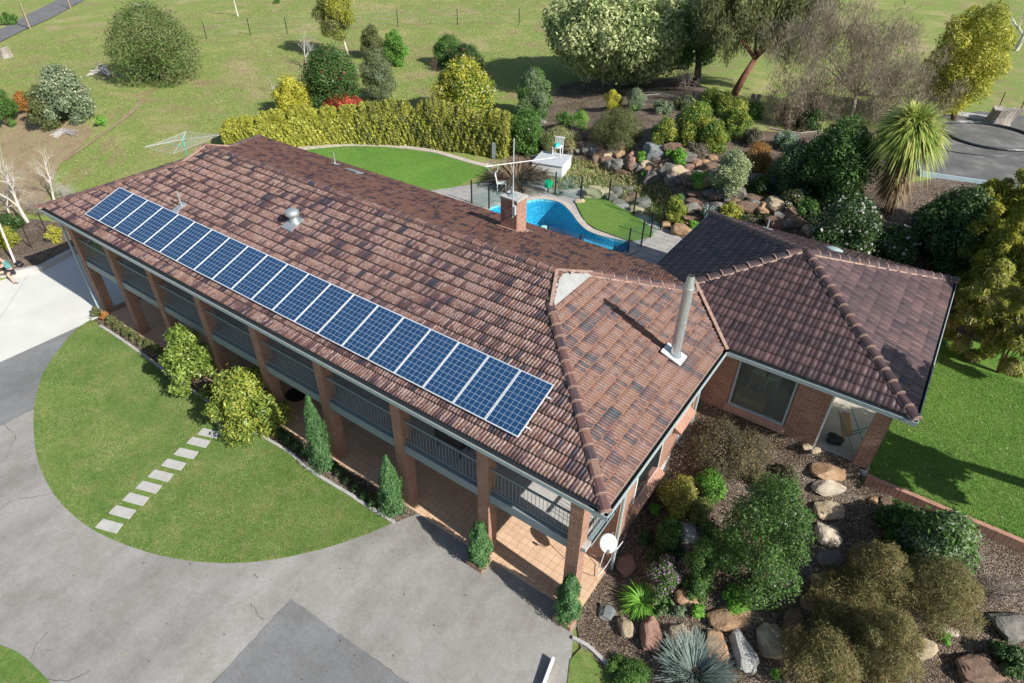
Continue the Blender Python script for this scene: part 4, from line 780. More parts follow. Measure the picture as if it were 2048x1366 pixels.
# ================================================================== ROCKS
def rockmat(name, cs, mossy=.15):
    m, n, l, b = newmat(name); g = geo(n); a = noise(n, l, g, 2.6, 7, .7, .5); r = ramp(n, [(.28+.22*i, c) for i, c in enumerate(cs)]); l.new(a.outputs[0], r.inputs[0])
    f = noise(n, l, g, 28, 5, .8); c = mix(n, l, .6, r.outputs[0], f.outputs[0], 'SOFT_LIGHT'); k = noise(n, l, g, 6, 6, .75); kr = ramp(n, [(.56, (0, 0, 0)), (.7, (1, 1, 1))]); l.new(k.outputs[0], kr.inputs[0])
    mu = n.new('ShaderNodeMath'); mu.operation = 'MULTIPLY'; mu.inputs[1].default_value = mossy*2.5; l.new(kr.outputs[0], mu.inputs[0]); c = mix(n, l, mu.outputs[0], c, (.16, .15, .12)); l.new(c, b.inputs['Base Color'])
    b.inputs['Roughness'].default_value = .88; b.inputs['Specular IOR Level'].default_value = .25; bump(n, l, b, f.outputs[0], .8, .03); return m
RM = dict(orange=rockmat('orange_rock', [(.25, .145, .085), (.36, .23, .135), (.45, .33, .23)], .25), cream=rockmat('cream_rock', [(.34, .31, .28), (.52, .44, .33), (.6, .53, .43)]), tan=rockmat('tan_rock', [(.28, .22, .15), (.42, .34, .23), (.5, .42, .3)]),
          grey=rockmat('grey_rock', [(.10, .098, .09), (.17, .16, .145), (.27, .25, .22)]), white=rockmat('pale_rock', [(.27, .27, .26), (.42, .42, .40), (.54, .53, .50)]), brown=rockmat('brown_rock', [(.11, .075, .055), (.19, .125, .09), (.28, .19, .14)]),
          blue=rockmat('blue_grey_rock', [(.12, .135, .14), (.19, .21, .215), (.29, .31, .30)]), red=rockmat('red_brown_rock', [(.20, .11, .085), (.31, .18, .14), (.4, .26, .2)]))
def rock(b, mat, label, group=None, flat=.62, name='boulder', sink=.3, seed=None, cat='boulder'):
    x0, y0, x1, y1 = b; cx, cy = (x0+x1)/2, (y0+y1)/2; p = at(cx, cy, .12); dep = float((p-CP)@CF); a = (x1-x0)/2*dep/FPX*1.0; e = (y1-y0)/2*dep/FPX*1.0
    rg = np.random.default_rng(int(cx*7+cy*13) if seed is None else seed); bm = bmesh.new(); bmesh.ops.create_icosphere(bm, subdivisions=4, radius=1)
    V = np.array([v.co[:] for v in bm.verts]); 
    V = np.sign(V)*np.abs(V)**.62; V /= np.abs(V).max()
    for k in range(12):
        nn = rg.normal(size=3); nn /= np.linalg.norm(nn); dd = rg.uniform(.72, 1.12); q = V@nn-dd; V -= np.outer(np.clip(q, 0, 9), nn)*.97
    nn = unit(rg.normal(size=(5, 3))); 
    for k in range(5): V *= (1+.022*np.sin(V@nn[k]*rg.uniform(4, 11)+k))[:, None]
    V *= (1+.012*rg.normal(size=len(V)))[:, None]
    V /= np.abs(V).max(0)
    # wide across the view, depth and height from the picture
    hgt = max(.35*min(a, e), min(.95*a, e*flat)); deep = max(e*1.05, .6*a) if e < a else e*1.15
    ang = math.atan2(_r[1], _r[0])+rg.uniform(-.2, .2); V = V*np.array([a, deep, hgt]); c, s = math.cos(ang), math.sin(ang)
    V = V@np.array([[c, s, 0], [-s, c, 0], [0, 0, 1]]); z = h(p[0], p[1]); off = np.array([p[0], p[1], z+hgt*(1-2*sink)*.6]); V += off
    for v_, co in zip(bm.verts, V): v_.co = co
    for f_ in bm.faces: f_.smooth = rg.random() < .0
    me = bpy.data.meshes.new(name); bm.to_mesh(me); bm.free(); o = link(name, me, RM[mat]); tag(o, label, cat, group); return o
ROCKS = [((1622, 918, 1700, 960), 'orange', 'long flat orange boulder against the annex plinth below the porch'), ((1620, 950, 1692, 988), 'cream', 'cream topped grey boulder below the orange one by the porch'),
 ((1630, 998, 1692, 1040), 'tan', 'blocky tan boulder in the stepping line below the porch'), ((1632, 1040, 1682, 1090), 'cream', 'rough pale boulder midway down the garden line of rocks'), ((1634, 1097, 1688, 1133), 'grey', 'flat grey brown boulder beside the large green bush'),
 ((1624, 1140, 1668, 1184), 'tan', 'tan grey boulder tucked against the olive brown bush'), ((1603, 1186, 1642, 1222), 'red', 'red brown boulder half under the olive brown bush'), ((1568, 1218, 1616, 1275), 'brown', 'dark brown boulder in shade beside the olive brown bush'),
 ((1515, 1248, 1575, 1308), 'tan', 'big rounded grey tan boulder at the bend of the rock row'), ((1462, 1262, 1512, 1342), 'white', 'tall whitish grey boulder in the lower rock row'), ((1410, 1262, 1458, 1322), 'orange', 'oval orange tan boulder between the white boulder and the silver plant'),
 ((1338, 1248, 1392, 1300), 'tan', 'yellow tan boulder behind the silver strappy plant'), ((1278, 1234, 1327, 1298), 'red', 'red brown slab boulder striped by shadows in the lower rock row'), ((1238, 1231, 1270, 1274), 'tan', 'small tan boulder near the driveway end of the rock row'),
 ((1196, 1205, 1232, 1238), 'blue', 'blue grey boulder on the mulch nearest the verandah corner'), ((1414, 1204, 1504, 1258), 'orange', 'long orange boulder below the big green bush'), ((1350, 1174, 1402, 1212), 'orange', 'rounded orange brown boulder beside the purple flowers'),
 ((1232, 1106, 1276, 1152), 'red', 'orange brown boulder beside the cable at the house corner'), ((1354, 1040, 1396, 1082), 'white', 'pale grey boulder hidden among the green shrubs'), ((1806, 1268, 1875, 1315), 'tan', 'tan boulder poking out right of the olive brown bush'),
 ((1982, 1212, 2060, 1278), 'grey', 'dark grey boulder at the right edge of the garden'), ((1912, 1308, 2010, 1372), 'brown', 'dark brown flat boulder in the bottom right corner'), ((1770, 1338, 1832, 1376), 'grey', 'grey boulder at the bottom edge behind the olive brown bush'),
 ((1885, 1246, 1926, 1268), 'cream', 'small pale pinkish rock under the right olive brown bush'), ((1600, 894, 1622, 910), 'tan', 'small grey tan rock against the annex plinth, left of its pair'), ((1618, 898, 1640, 914), 'tan', 'small grey tan rock against the annex plinth, right of its pair'),
 ((1738, 988, 1760, 1006), 'orange', 'small orange rock in the mulch right of the stepping boulders'), ((1762, 988, 1784, 1010), 'brown', 'small brown rock beside the small orange rock in the mulch')]
for b, m, lb in ROCKS: rock(b, m, lb, 'boulders edging the right-hand garden')
for cx, cy, w_, h_, m, lb in [(1213, 312, 32, 22, 'tan', 'split tan boulder at the left foot of the rock wall'), (1222, 300, 28, 18, 'grey', ''), (1239, 306, 26, 22, 'orange', 'orange faced boulder in the left of the rock wall'), (1241, 289, 36, 22, 'tan', ''), (1243, 327, 34, 22, 'brown', ''), (1264, 322, 28, 36, 'red', ''),
 (1248, 344, 36, 18, 'brown', ''), (1306, 306, 54, 44, 'blue', 'largest blue grey boulder high in the rock wall'), (1285, 337, 32, 24, 'grey', ''), (1318, 338, 28, 24, 'brown', ''), (1336, 333, 18, 24, 'brown', ''), (1356, 347, 46, 38, 'tan', 'large tan grey boulder facing the pool lawn in the rock wall'),
 (1308, 357, 44, 34, 'grey', ''), (1267, 310, 22, 22, 'red', ''), (1394, 325, 20, 20, 'orange', ''), (1412, 323, 20, 16, 'orange', ''), (1425, 314, 20, 16, 'orange', ''), (1407, 306, 18, 11, 'orange', ''), (1380, 334, 20, 18, 'red', ''), (1420, 336, 46, 28, 'brown', 'long dark brown slab near the top of the rock wall'),
 (1393, 367, 36, 16, 'brown', ''), (1477, 388, 30, 32, 'grey', ''), (1508, 394, 40, 20, 'brown', ''), (1496, 413, 54, 28, 'brown', ''), (1464, 404, 32, 24, 'brown', ''), (1549, 411, 40, 38, 'tan', 'big tan boulder behind the annex roof corner'), (1552, 447, 46, 34, 'brown', ''), (1580, 425, 30, 40, 'brown', ''),
 (1363, 460, 44, 30, 'orange', 'large orange boulder beside the pool paving'), (1332, 449, 24, 18, 'orange', ''), (1272, 419, 34, 22, 'tan', ''), (1213, 391, 32, 22, 'orange', ''), (1259, 377, 24, 16, 'grey', ''), (1238, 402, 30, 16, 'grey', ''), (1085, 244, 18, 16, 'grey', 'round grey boulder beside the tall shrub'), (1158, 285, 32, 18, 'grey', ''),
 (1160, 302, 30, 18, 'grey', ''), (1187, 300, 22, 30, 'blue', ''), (1180, 270, 34, 16, 'brown', ''), (1205, 286, 26, 18, 'grey', ''), (1619, 461, 24, 30, 'tan', ''), (1600, 445, 34, 20, 'brown', ''), (1450, 372, 26, 20, 'brown', ''), (1180, 392, 30, 18, 'tan', ''), (1160, 402, 22, 14, 'tan', ''), (1430, 392, 30, 20, 'brown', ''), (1440, 414, 30, 18, 'grey', '')]:
    nm = dict(grey='dark grey', tan='tan', brown='brown', orange='orange', red='red brown', blue='blue grey')[m]
    rock((cx-w_/2, cy-h_/2, cx+w_/2, cy+h_/2), m, lb or nm+' boulder stacked in the rock wall behind the pool', 'boulders of the rock wall behind the pool' if lb else nm+' boulders of the rock wall behind the pool', flat=.85, sink=.2)
rgk = np.random.default_rng(77)
for (xa, ya, xb, yb, n) in ((1150, 290, 1250, 335, 14), (1240, 330, 1400, 352, 15), (1290, 300, 1390, 320, 8), (1180, 385, 1290, 410, 10), (1420, 345, 1600, 380, 12), (1440, 395, 1600, 440, 14), (1060, 320, 1150, 300, 4), (1340, 360, 1384, 420, 6), (1410, 360, 1440, 420, 6)):
    n = int(n*.75)
    for j in range(n):
        q = (j+rgk.uniform(.2, .8))/n; cx = xa+(xb-xa)*q; cy = ya+(yb-ya)*q+rgk.normal()*8; w_ = rgk.uniform(24, 42); h_ = w_*rgk.uniform(.65, .95); m = ['grey', 'tan', 'brown', 'brown', 'grey', 'brown', 'grey', 'orange'][rgk.integers(8)]
        rock((cx-w_/2, cy-h_/2, cx+w_/2, cy+h_/2), m, dict(grey='dark grey', tan='tan', brown='brown', orange='orange', red='red brown')[m]+' boulder stacked in the rock wall behind the pool', dict(grey='dark grey', tan='tan', brown='brown', orange='orange', red='red brown')[m]+' boulders of the rock wall behind the pool', flat=.8, sink=.15, seed=500+int(cx)+j)
for i, (cx, cy, w_, h_) in enumerate([(1393, 383, 40, 12), (1393, 397, 42, 13), (1391, 413, 46, 15), (1390, 431, 46, 16)]):
    rock((cx-w_/2, cy-h_/2, cx+w_/2, cy+h_/2), 'brown', '%s brown stone slab of the steps up through the rock wall' % ['topmost', 'second from top', 'third from top', 'lowest'][i], 'stone steps in the rock wall', name='stone_step', cat='stone step', flat=.5)
# ================================================================== PLANTS
def S(b, name, label, col, **k):
    cat = k.pop('cat', name.replace('_', ' ')); return shrub(name, label, cat, b, col, **k)
# --- front of the house
S((322, 650, 428, 792), 'glossy_shrub', 'tall glossy green shrub by the verandah, left of the pair', 'glossy', leaf=.13, k=14, frac=.36, asp=.38, group='glossy shrubs in front of the verandah')
S((412, 727, 572, 872), 'glossy_shrub', 'broad glossy yellow green shrub by the stepping stones, right of the pair', 'glossy', leaf=.13, k=15, frac=.36, asp=.38, group='glossy shrubs in front of the verandah', second='citrus', sec=.35)
def conifer(b, label, group, base=None, seed=1, name='cypress'):
    x0, y0, x1, y1 = b; rg = np.random.default_rng(seed); z = 0 if base is None else base; bx_, by_ = (x0*.35+x1*.65), y1-7
    p = atz(bx_, by_, z) if base is None or base < 1 else at(bx_, by_); dep = float((p-CP)@CF); r = min(.42, (x1-x0)/2*dep/FPX*.72)
    best = None
    for q in np.arange(.5, 4.5, .02):
        c = np.array([p[0], p[1], z+q])-CP; yy = 683-FPX*(c@CU)/(c@CF)
        if best is None or abs(yy-y0) < best[0]: best = (abs(yy-y0), q)
    hh = best[1]; t = thing(name, (p[0], p[1], z), label, 'cypress', group); n = 7500; q = rg.random(n)**.8; rr = r*(1-q**2.2)*.98+.03; a = rg.uniform(0, 6.283, n); lump = 1+.22*np.sin(a*3+q*9)+.15*np.sin(a*5-q*17)
    sh = rg.uniform(.55, 1.05, n); P = np.stack([p[0]+rr*lump*sh*np.cos(a), p[1]+rr*lump*sh*np.sin(a), z+.06+hh*q+rg.normal(size=n)*.03], 1); d = np.stack([np.cos(a), np.sin(a), .9+0*a], 1)
    N = unit(d+rg.normal(size=d.shape)*.5); V, F, r_ = leaf_geo(P, N, .085, .3, -.7, rg=rg); link('foliage', npmesh('foliage', V, F, 4, r_), lm('cypress'), t)
    mb = MB(); mb.tube([(p[0], p[1], z-.1), (p[0], p[1], z+hh*.7)], [.035, .012], 6); mb.build('trunk', MT['bark'], t); return p
conifer((612, 795, 668, 944), 'tall slim cypress in the front bed beside the third bay', 'cypresses along the verandah', seed=1)
conifer((748, 916, 808, 1030), 'short cypress at the right end of the front bed', 'cypresses along the verandah', seed=2)
for (b, q, lb) in (((925, 1042, 972, 1134), [(932, 1126), (969, 1142)], 'first'), ((1112, 1124, 1168, 1246), [(1110, 1239), (1143, 1257)], 'second')):
    x, y = (-3.62, .12) if lb == 'first' else (-.72, .12)
    where = 'middle pillar' if lb == 'first' else 'corner pillar'
    t = thing('brick_planter', (x, y, 0), 'small square brick planter at the foot of the '+('second pillar from the corner' if lb == 'first' else 'corner pillar'), 'planter', 'brick planters against the verandah pillars')
    mb = MB(); w0 = .27
    for a, c in (((x-w0, y-.3, 0), (x+w0, y-.22, .2)), ((x-w0, y-.22, 0), (x-w0+.08, y+.2, .2)), ((x+w0-.08, y-.22, 0), (x+w0, y+.2, .2))): mb.box(a, c)
    mb.build('brick_rim', MT['brickcap'], t); mb = MB(); mb.box((x-w0+.08, y-.22, .0), (x+w0-.08, y+.2, .13)); mb.build('soil', MT['mulch'], t)
    rg = np.random.default_rng(5); hh = 1.62 if lb == 'first' else 1.75; r = .30; n = 8000; q = rg.random(n)**.85; a = rg.uniform(0, 6.283, n); rr = r*(1-.75*q**3)*(1+.2*np.sin(a*3+q*8+x)+.14*np.sin(a*5-q*15))*rg.uniform(.55, 1.06, n)
    t2 = thing('cypress', (x, y, .13), 'bushy green cypress growing in the brick planter at the '+('second pillar from the corner' if lb == 'first' else 'corner pillar'), 'cypress', 'cypresses in brick planters')
    P = np.stack([x+rr*np.cos(a), y-.02+rr*np.sin(a), .13+hh*q+rg.normal(size=n)*.03], 1); N = unit(np.stack([np.cos(a), np.sin(a), .8+0*a], 1)+rg.normal(size=(n, 3))*.5); V, F, r_ = leaf_geo(P, N, .085, .32, -.7, rg=rg); link('foliage', npmesh('foliage', V, F, 4, r_), lm('cypress'), t2)
    mb = MB(); mb.tube([(x, y, .05), (x, y, 1.1)], [.035, .012], 6); mb.build('trunk', MT['bark'], t2)
S((181, 611, 204, 636), 'box_ball', 'small round green clipped ball at the left end of the front bed', 'olive', leaf=.05, k=6, cat='clipped bush')
S((199, 622, 218, 642), 'clipped_bush', 'small orange brown clipped bush beside the green ball', 'orange', leaf=.05, k=5)
i = 0
for (xa, ya, xb, yb, n, col) in ((222, 640, 284, 682, 5, 'olive'), (296, 688, 328, 706, 3, 'olive'), (560, 866, 608, 905, 4, 'dark'), (664, 930, 745, 1005, 6, 'dark')):
    for k in range(n):
        i += 1; x = xa+(xb-xa)*k/max(1, n-1); y = ya+(yb-ya)*k/max(1, n-1)
        S((x-11, y-11, x+11, y+11), 'low_hedge_bush', ('low olive clipped bush in the row under the left verandah bays' if col == 'olive' else 'low dark green bush in the row under the right verandah bays'), col, leaf=.055, k=6, group='low bushes along the verandah '+('left' if col == 'olive' else 'right'), cat='low bush')
# --- right garden
S((1383, 828, 1548, 952), 'small_leaved_bush', 'wide dark grey brown small leaved bush below the annex window', 'plum', leaf=.045, k=16, frac=.36, dens=1.1, hs=.8, cat='bush', second='brown', sec=.3)
S((1388, 935, 1460, 1002), 'green_bush', 'rounded bright green bush below the dark small leaved bush', 'green', leaf=.05, k=9, cat='bush', second='bright', sec=.5)
S((1315, 948, 1402, 1036), 'yellow_green_bush', 'yellowish green straggly bush left of the rounded green bush', 'citrus', leaf=.05, k=9, cat='bush', second='brown', sec=.35)
S((1436, 945, 1628, 1200), 'large_green_bush', 'largest bush of the garden, dense glossy green, left of the stepping boulders', 'green', leaf=.06, k=26, frac=.33, dens=1.2, cat='bush', second='dark', sec=.42)
S((1312, 1030, 1372, 1092), 'green_bush', 'mid green bush beside the pale grey boulder', 'green', leaf=.05, k=8, cat='bush')
S((1368, 1075, 1442, 1180), 'green_bush', 'soft green bush left of the largest green bush', 'green', leaf=.045, k=11, cat='bush', second='dark', sec=.4)
S((1290, 1085, 1372, 1150), 'dark_bush', 'dark low bush behind the purple flowers', 'dark', leaf=.05, k=8, cat='bush')
S((1296, 1112, 1368, 1186), 'flowering_bush', 'green bush sprinkled with purple flowers beside the strappy clump', 'green', leaf=.045, k=8, flower='purple', fl=.04, fn=900, cat='flowering bush')
S((1380, 1205, 1414, 1238), 'small_bush', 'small bright green bush in front of the long orange boulder', 'bright', leaf=.045, k=5, cat='bush')
S((1440, 1175, 1508, 1222), 'green_bush', 'low lime green bush between the large bush and the orange boulder', 'bright', leaf=.05, k=7, cat='bush')
S((1296, 1004, 1322, 1030), 'small_bush', 'small green bush against the brick wall sill', 'bright', leaf=.05, k=5, cat='bush')
S((1346, 1208, 1372, 1236), 'small_bush', 'small pale green plant left of the small bright bush', 'grey', leaf=.04, k=5, cat='bush')
S((1272, 1040, 1312, 1090), 'ground_cover_plant', 'low dark green plant under the brick sill', 'dark', leaf=.05, k=5, cat='plant', hs=.5)
p = at(1285, 1205); blades('agapanthus', 'bright green strappy clump at the verandah corner of the garden', 'strappy plant', p[0], p[1], h(*p[:2]), 460, .72, .034, 'bright', seed=3, droop=1.0, spread=1.5)
p = at(1392, 1345); blades('silver_astelia', 'large silver blue strappy plant at the bottom of the garden', 'strappy plant', p[0], p[1], h(*p[:2]), 1700, .72, .020, 'silver', seed=4, droop=.3, spread=.75, rad0=.6)
S((1205, 1312, 1300, 1385), 'ground_cover_plant', 'low spreading green plant beside the stone edging at the bottom', 'green', leaf=.04, k=8, cat='plant', hs=.6)
S((1755, 1004, 1850, 1085), 'variegated_shrub', 'dark green broad leaved shrub, left half of the pair by the brick edging', 'green', leaf=.10, k=9, asp=.35, cat='shrub', second='dark', sec=.5)
S((1810, 1008, 1948, 1150), 'variegated_shrub', 'pale tipped green shrub, right half of the pair by the brick edging', 'grey', leaf=.11, k=14, asp=.35, cat='shrub', second='green', sec=.5)
for b, lb in (((1690, 1078, 1830, 1215), 'olive brown feathery bush nearest the stepping boulders'), ((1800, 1105, 1968, 1262), 'olive brown feathery bush furthest right'), ((1615, 1150, 1800, 1290), 'olive brown feathery bush in the middle of the clump'), ((1560, 1240, 1740, 1400), 'olive brown feathery bush at the bottom left of the clump'), ((1700, 1210, 1850, 1372), 'olive brown feathery bush at the bottom right of the clump')):
    S(b, 'feathery_bush', lb, 'brown', leaf=.085, asp=.13, k=17, frac=.40, dens=1.25, droop=-.7, up=.6, group='olive brown feathery bushes', cat='bush', second='olive', sec=.35)
S((1985, 1285, 2060, 1350), 'dark_shrub', 'dark green shrub at the right edge beside the dark boulder', 'dark', leaf=.08, k=7, cat='shrub')
for b, lb in (((1980, 1283, 2012, 1310), 'small lime green plant near the bottom right corner'), ((1945, 1338, 1985, 1372), 'small green plant at the bottom right edge'), ((1875, 1262, 1905, 1290), 'tiny lime plant beside the pale pinkish rock'), ((1540, 1335, 1562, 1362), 'tiny green plant below the whitish boulder')): S(b, 'small_plant', lb, 'bright', leaf=.05, k=5, cat='plant')
def bare(name, label, px, py, hh, sp=.6, depth=3, r=.05, mat='twig', seed=1, kids=3, grav=0., group=None, lean=(0, 0), stems=1, cat='bare tree', n0=6, L=.42, part='branches'):
    p = at(px, py); rg = np.random.default_rng(seed); t = thing(name, tuple(p), label, cat, group); tips = []
    for s in range(stems):
        mb = MB(); d = np.array([lean[0]+rg.normal()*.12*stems, lean[1]+rg.normal()*.12*stems, 1.]); d /= np.linalg.norm(d); bptube(mb, (p[0], p[1], p[2]-.1), d, hh*L, r, depth, rg, sp, grav, n0, kids, tips); mb.build('trunk' if stems == 1 else part, MT[mat], t)
    return t, tips
bare('bare_shrub', 'leafless twiggy shrub with pale curving stems at the right edge', 2005, 1200, 1.3, .9, 4, .035, 'twig', 5, 4, -.03, cat='bare shrub', stems=3)
for b, lb, c1, c2 in (((1308, 1058, 1362, 1112), 'low green shrub left of the soft green bush', 'green', 'dark'), ((1372, 992, 1428, 1050), 'brownish green low shrub between the yellow and the largest bush', 'brown', 'green'), ((1395, 1040, 1440, 1085), 'shaded dark shrub pressed against the largest bush', 'dark', 'green'), ((1362, 1150, 1420, 1200), 'low mid green shrub behind the rounded orange brown boulder', 'green', 'dark'),
 ((1325, 1030, 1352, 1056), 'small yellow green shrub under the yellowish straggly bush', 'citrus', 'green'), ((1300, 1190, 1352, 1226), 'low leafy green clump in front of the purple flowers', 'green', 'grey'), ((1545, 925, 1600, 965), 'sparse grey brown low shrub left of the topmost boulders', 'plum', 'brown'), ((1420, 905, 1470, 945), 'thin brown twiggy shrub below the dark small leaved bush', 'plum', 'brown'), ((1500, 940, 1560, 985), 'small grey green shrub above the largest bush', 'olive', 'plum')):
    S(b, 'low_shrub', lb, c1, leaf=.05, k=7, cat='shrub', second=c2, sec=.4)
# --- beds beside the pool and rock wall
S((1030, 140, 1106, 232), 'tall_shrub', 'tall loose green shrub with pale tips standing right of the hedge', 'grey', leaf=.10, k=13, cat='shrub', second='green', sec=.5, asp=.4)
S((1010, 222, 1092, 305), 'green_shrub', 'green shrub right of the hedge end with pinkish flowers', 'green', leaf=.10, k=10, cat='shrub', flower='cream', fl=.08, fn=40)
S((1080, 235, 1165, 300), 'straw_ground_cover', 'straw coloured spreading ground cover on the slope left of the rock wall', 'straw', leaf=.07, k=12, hs=.55, cat='ground cover plant', second='green', sec=.3)
S((1182, 218, 1288, 292), 'rosemary_bush', 'dark olive fine leaved bush on top of the rock wall', 'olive', leaf=.10, asp=.16, k=16, cat='bush', droop=-.4)
S((1205, 180, 1247, 218), 'yellow_bush', 'small round yellow bush on the mulch under the big pale tree', 'yellow', leaf=.07, k=8, cat='bush')
S((1250, 178, 1294, 214), 'wispy_bush', 'pale wispy green bush beside the small yellow one', 'grey', leaf=.12, asp=.1, k=8, cat='bush')
p = at(1272, 222); blades('agapanthus', 'dark green strappy clump in front of the wispy bush', 'strappy plant', p[0], p[1], p[2], 90, .7, .05, 'green', seed=8)
for j, (b, lb) in enumerate((((1398, 176, 1448, 222), 'upper left'), ((1300, 240, 1362, 290), 'lower left'), ((1345, 210, 1440, 285), 'central'), ((1395, 245, 1462, 302), 'lower right'), ((1440, 205, 1506, 272), 'far right'), ((1425, 182, 1470, 232), 'topmost'))):
    S(b, 'choisya_bush', lb+' yellow tipped green bush of the clump above the rock wall', 'citrus', leaf=.12, asp=.32, k=9, group='yellow tipped bushes above the rock wall', cat='bush', second='green', sec=.45)
S((1425, 304, 1502, 392), 'variegated_shrub', 'pale green variegated shrub in the middle of the rock wall', 'varieg', leaf=.08, k=12, cat='shrub', second='grey', sec=.5)
S((1478, 288, 1548, 350), 'orange_brown_bush', 'orange brown bush right of the pale variegated shrub', 'orange', leaf=.07, k=10, cat='bush', second='brown', sec=.5)
S((1540, 285, 1640, 385), 'dark_shrub', 'dark blue green shrub between the orange bush and the cabbage tree', 'dark', leaf=.09, k=12, cat='shrub', second='grey', sec=.25)
S((1600, 248, 1758, 405), 'camellia', 'big dark camellia with scattered red flowers left of the cabbage tree', 'dark', leaf=.11, k=20, cat='shrub', second='green', sec=.4, flower='pink', fl=.1, fn=14)
S((1326, 385, 1378, 448), 'green_shrub', 'yellow green shrub beside the stone steps', 'citrus', leaf=.09, k=9, cat='shrub', second='green', sec=.5)
S((1398, 410, 1440, 442), 'grey_plant', 'blue grey leafy plant at the annex roof corner', 'silver', leaf=.09, k=6, cat='plant')
S((1438, 405, 1484, 440), 'green_shrub', 'lime green shrub just behind the annex roof corner', 'citrus', leaf=.09, k=7, cat='shrub')
S((1560, 382, 1612, 420), 'lavender_bush', 'greyish lilac flowering bush behind the annex', 'olive', leaf=.07, k=7, cat='bush', flower='white', fl=.06, fn=160)
S((1585, 395, 1645, 430), 'green_shrub', 'green bush right of the lilac bush behind the annex', 'green', leaf=.08, k=7, cat='bush')
S((1108, 225, 1150, 255), 'low_shrub', 'low mid green shrub at the top left of the slope by the tall shrub', 'green', leaf=.08, k=6, cat='shrub')
S((1143, 222, 1180, 260), 'low_shrub', 'low green shrub left of the dark olive fine leaved bush', 'bright', leaf=.07, k=6, cat='shrub', second='straw', sec=.4)
S((1300, 196, 1350, 226), 'low_shrub', 'low grey green sprawling shrub on the mulch under the pale tree', 'grey', leaf=.08, k=6, cat='shrub', hs=.7)
S((1345, 186, 1402, 218), 'low_shrub', 'grey sprawling shrub left of the topmost yellow tipped bush', 'olive', leaf=.08, k=7, cat='shrub', hs=.7, second='grey', sec=.5)
S((1480, 258, 1530, 292), 'low_shrub', 'low dark plum coloured shrub above the orange brown bush', 'plum', leaf=.08, k=6, cat='shrub')
S((1545, 262, 1600, 298), 'low_shrub', 'low blue grey shrub below the silver weeping shrub', 'silver', leaf=.08, k=7, cat='shrub', second='green', sec=.4)
S((1368, 285, 1420, 312), 'low_shrub', 'low purplish grey shrub at the top of the rock wall', 'plum', leaf=.07, k=6, cat='shrub', second='tamar', sec=.5)
S((1500, 350, 1545, 385), 'low_shrub', 'small dark shrub in shade among the rocks behind the annex', 'dark', leaf=.08, k=6, cat='shrub')
for b, lb in (((1272, 302, 1298, 328), 'small lime green plant growing in the left of the rock wall'), ((1340, 298, 1378, 330), 'bright lime green plant growing at the top of the rock wall'), ((1280, 340, 1300, 356), 'tiny lime plant low in the rock wall'), ((1328, 298, 1348, 312), 'tiny lime plant beside the bright one'), ((1376, 342, 1424, 374), 'moss green creeping mat over the rocks'), ((190, 232, 214, 250), 'bright green tuft alone in the back lawn'), ((1375, 440, 1400, 460), 'green strappy tuft beside the large orange boulder')):
    S(b, 'small_plant', lb, 'bright', leaf=.08, k=6, cat='plant')
for j, (cx, cy, L, col) in enumerate(((1135, 375, .55, 'silver'), (1118, 390, .45, 'silver'), (1190, 338, .5, 'straw'), (1232, 350, .5, 'straw'), (1225, 375, .55, 'straw'), (1282, 392, .5, 'citrus'), (1255, 400, .5, 'straw'), (1300, 400, .45, 'straw'), (1180, 350, .5, 'bright'), (1150, 345, .5, 'green'), (1345, 420, .6, 'citrus'), (1355, 445, .55, 'citrus'), (1198, 360, .45, 'green'), (1320, 380, .4, 'straw'), (1570, 395, .7, 'straw'), (1535, 380, .4, 'green'))):
    p = at(cx, cy); w_ = dict(silver='blue grey', straw='straw coloured', citrus='yellow green', bright='bright green', green='green')[col]
    blades('grass_tuft', w_+' grass tuft on the slope between pool fence and rock wall', 'grass tuft', p[0], p[1], p[2], 130, L, .025, col, seed=40+j, group=w_+' tufts on the pool slope', droop=.7)
p = at(1036, 366); blades('phormium', 'large arching bronze flax at the corner of the pool', 'flax plant', p[0], p[1]-.1, h(p[0], p[1]), 620, 2.0, .085, 'flax', seed=9, droop=.75, spread=1.15, rad0=.5, seg=7)
p = at(1075, 352); blades('phormium', 'smaller bronze flax right of the large one', 'flax plant', p[0], p[1]-.1, h(p[0], p[1]), 380, 1.55, .08, 'flax', seed=10, droop=.8, spread=1.2, rad0=.35, seg=7)
# cabbage tree
p = at(1778, 425); x, y, z = p; t = thing('cabbage_tree', tuple(p), 'palm like cabbage tree with a yellow green spiky crown and skirt of dead leaves', 'tree'); 
cz = None
for q in np.arange(2, 7, .02):
    c = np.array([x+.25, y, z+q])-CP
    if 683-FPX*(c@CU)/(c@CF) < 258: cz = z+q; break
c = np.array([x, y, cz])-CP; tx = (1825-(1024+FPX*(c@CR)/(c@CF)))*(c@CF)/FPX; top = np.array([x, y, cz])+_r*tx
mb = MB(); mb.tube([(x, y, z-.1), tuple((np.array([x, y, z])+top)/2+np.array([.05, 0, 0])), tuple(top)], [.24, .19, .14], 10); mb.build('trunk', MT['bark'], t)
blades('', '', '', top[0], top[1], top[2], 1900, 1.6, .095, 'cab', seed=2, droop=.95, spread=1, rad0=.12, t=t, part='crown', seg=6, zr=(-.6, 1.5))
ax0_ = np.array([x, y, z]); 
blades('', '', '', 0, 0, 0, 1700, 1.15, .05, 'skirt', seed=3, droop=.35, rad0=.2, t=t, part='dead_leaf_skirt', seg=5, zr=(-1.35, -.75), base=lambda n, rg: ax0_+(top-ax0_)[None]*(rg.uniform(.40, .99, n)[:, None]))
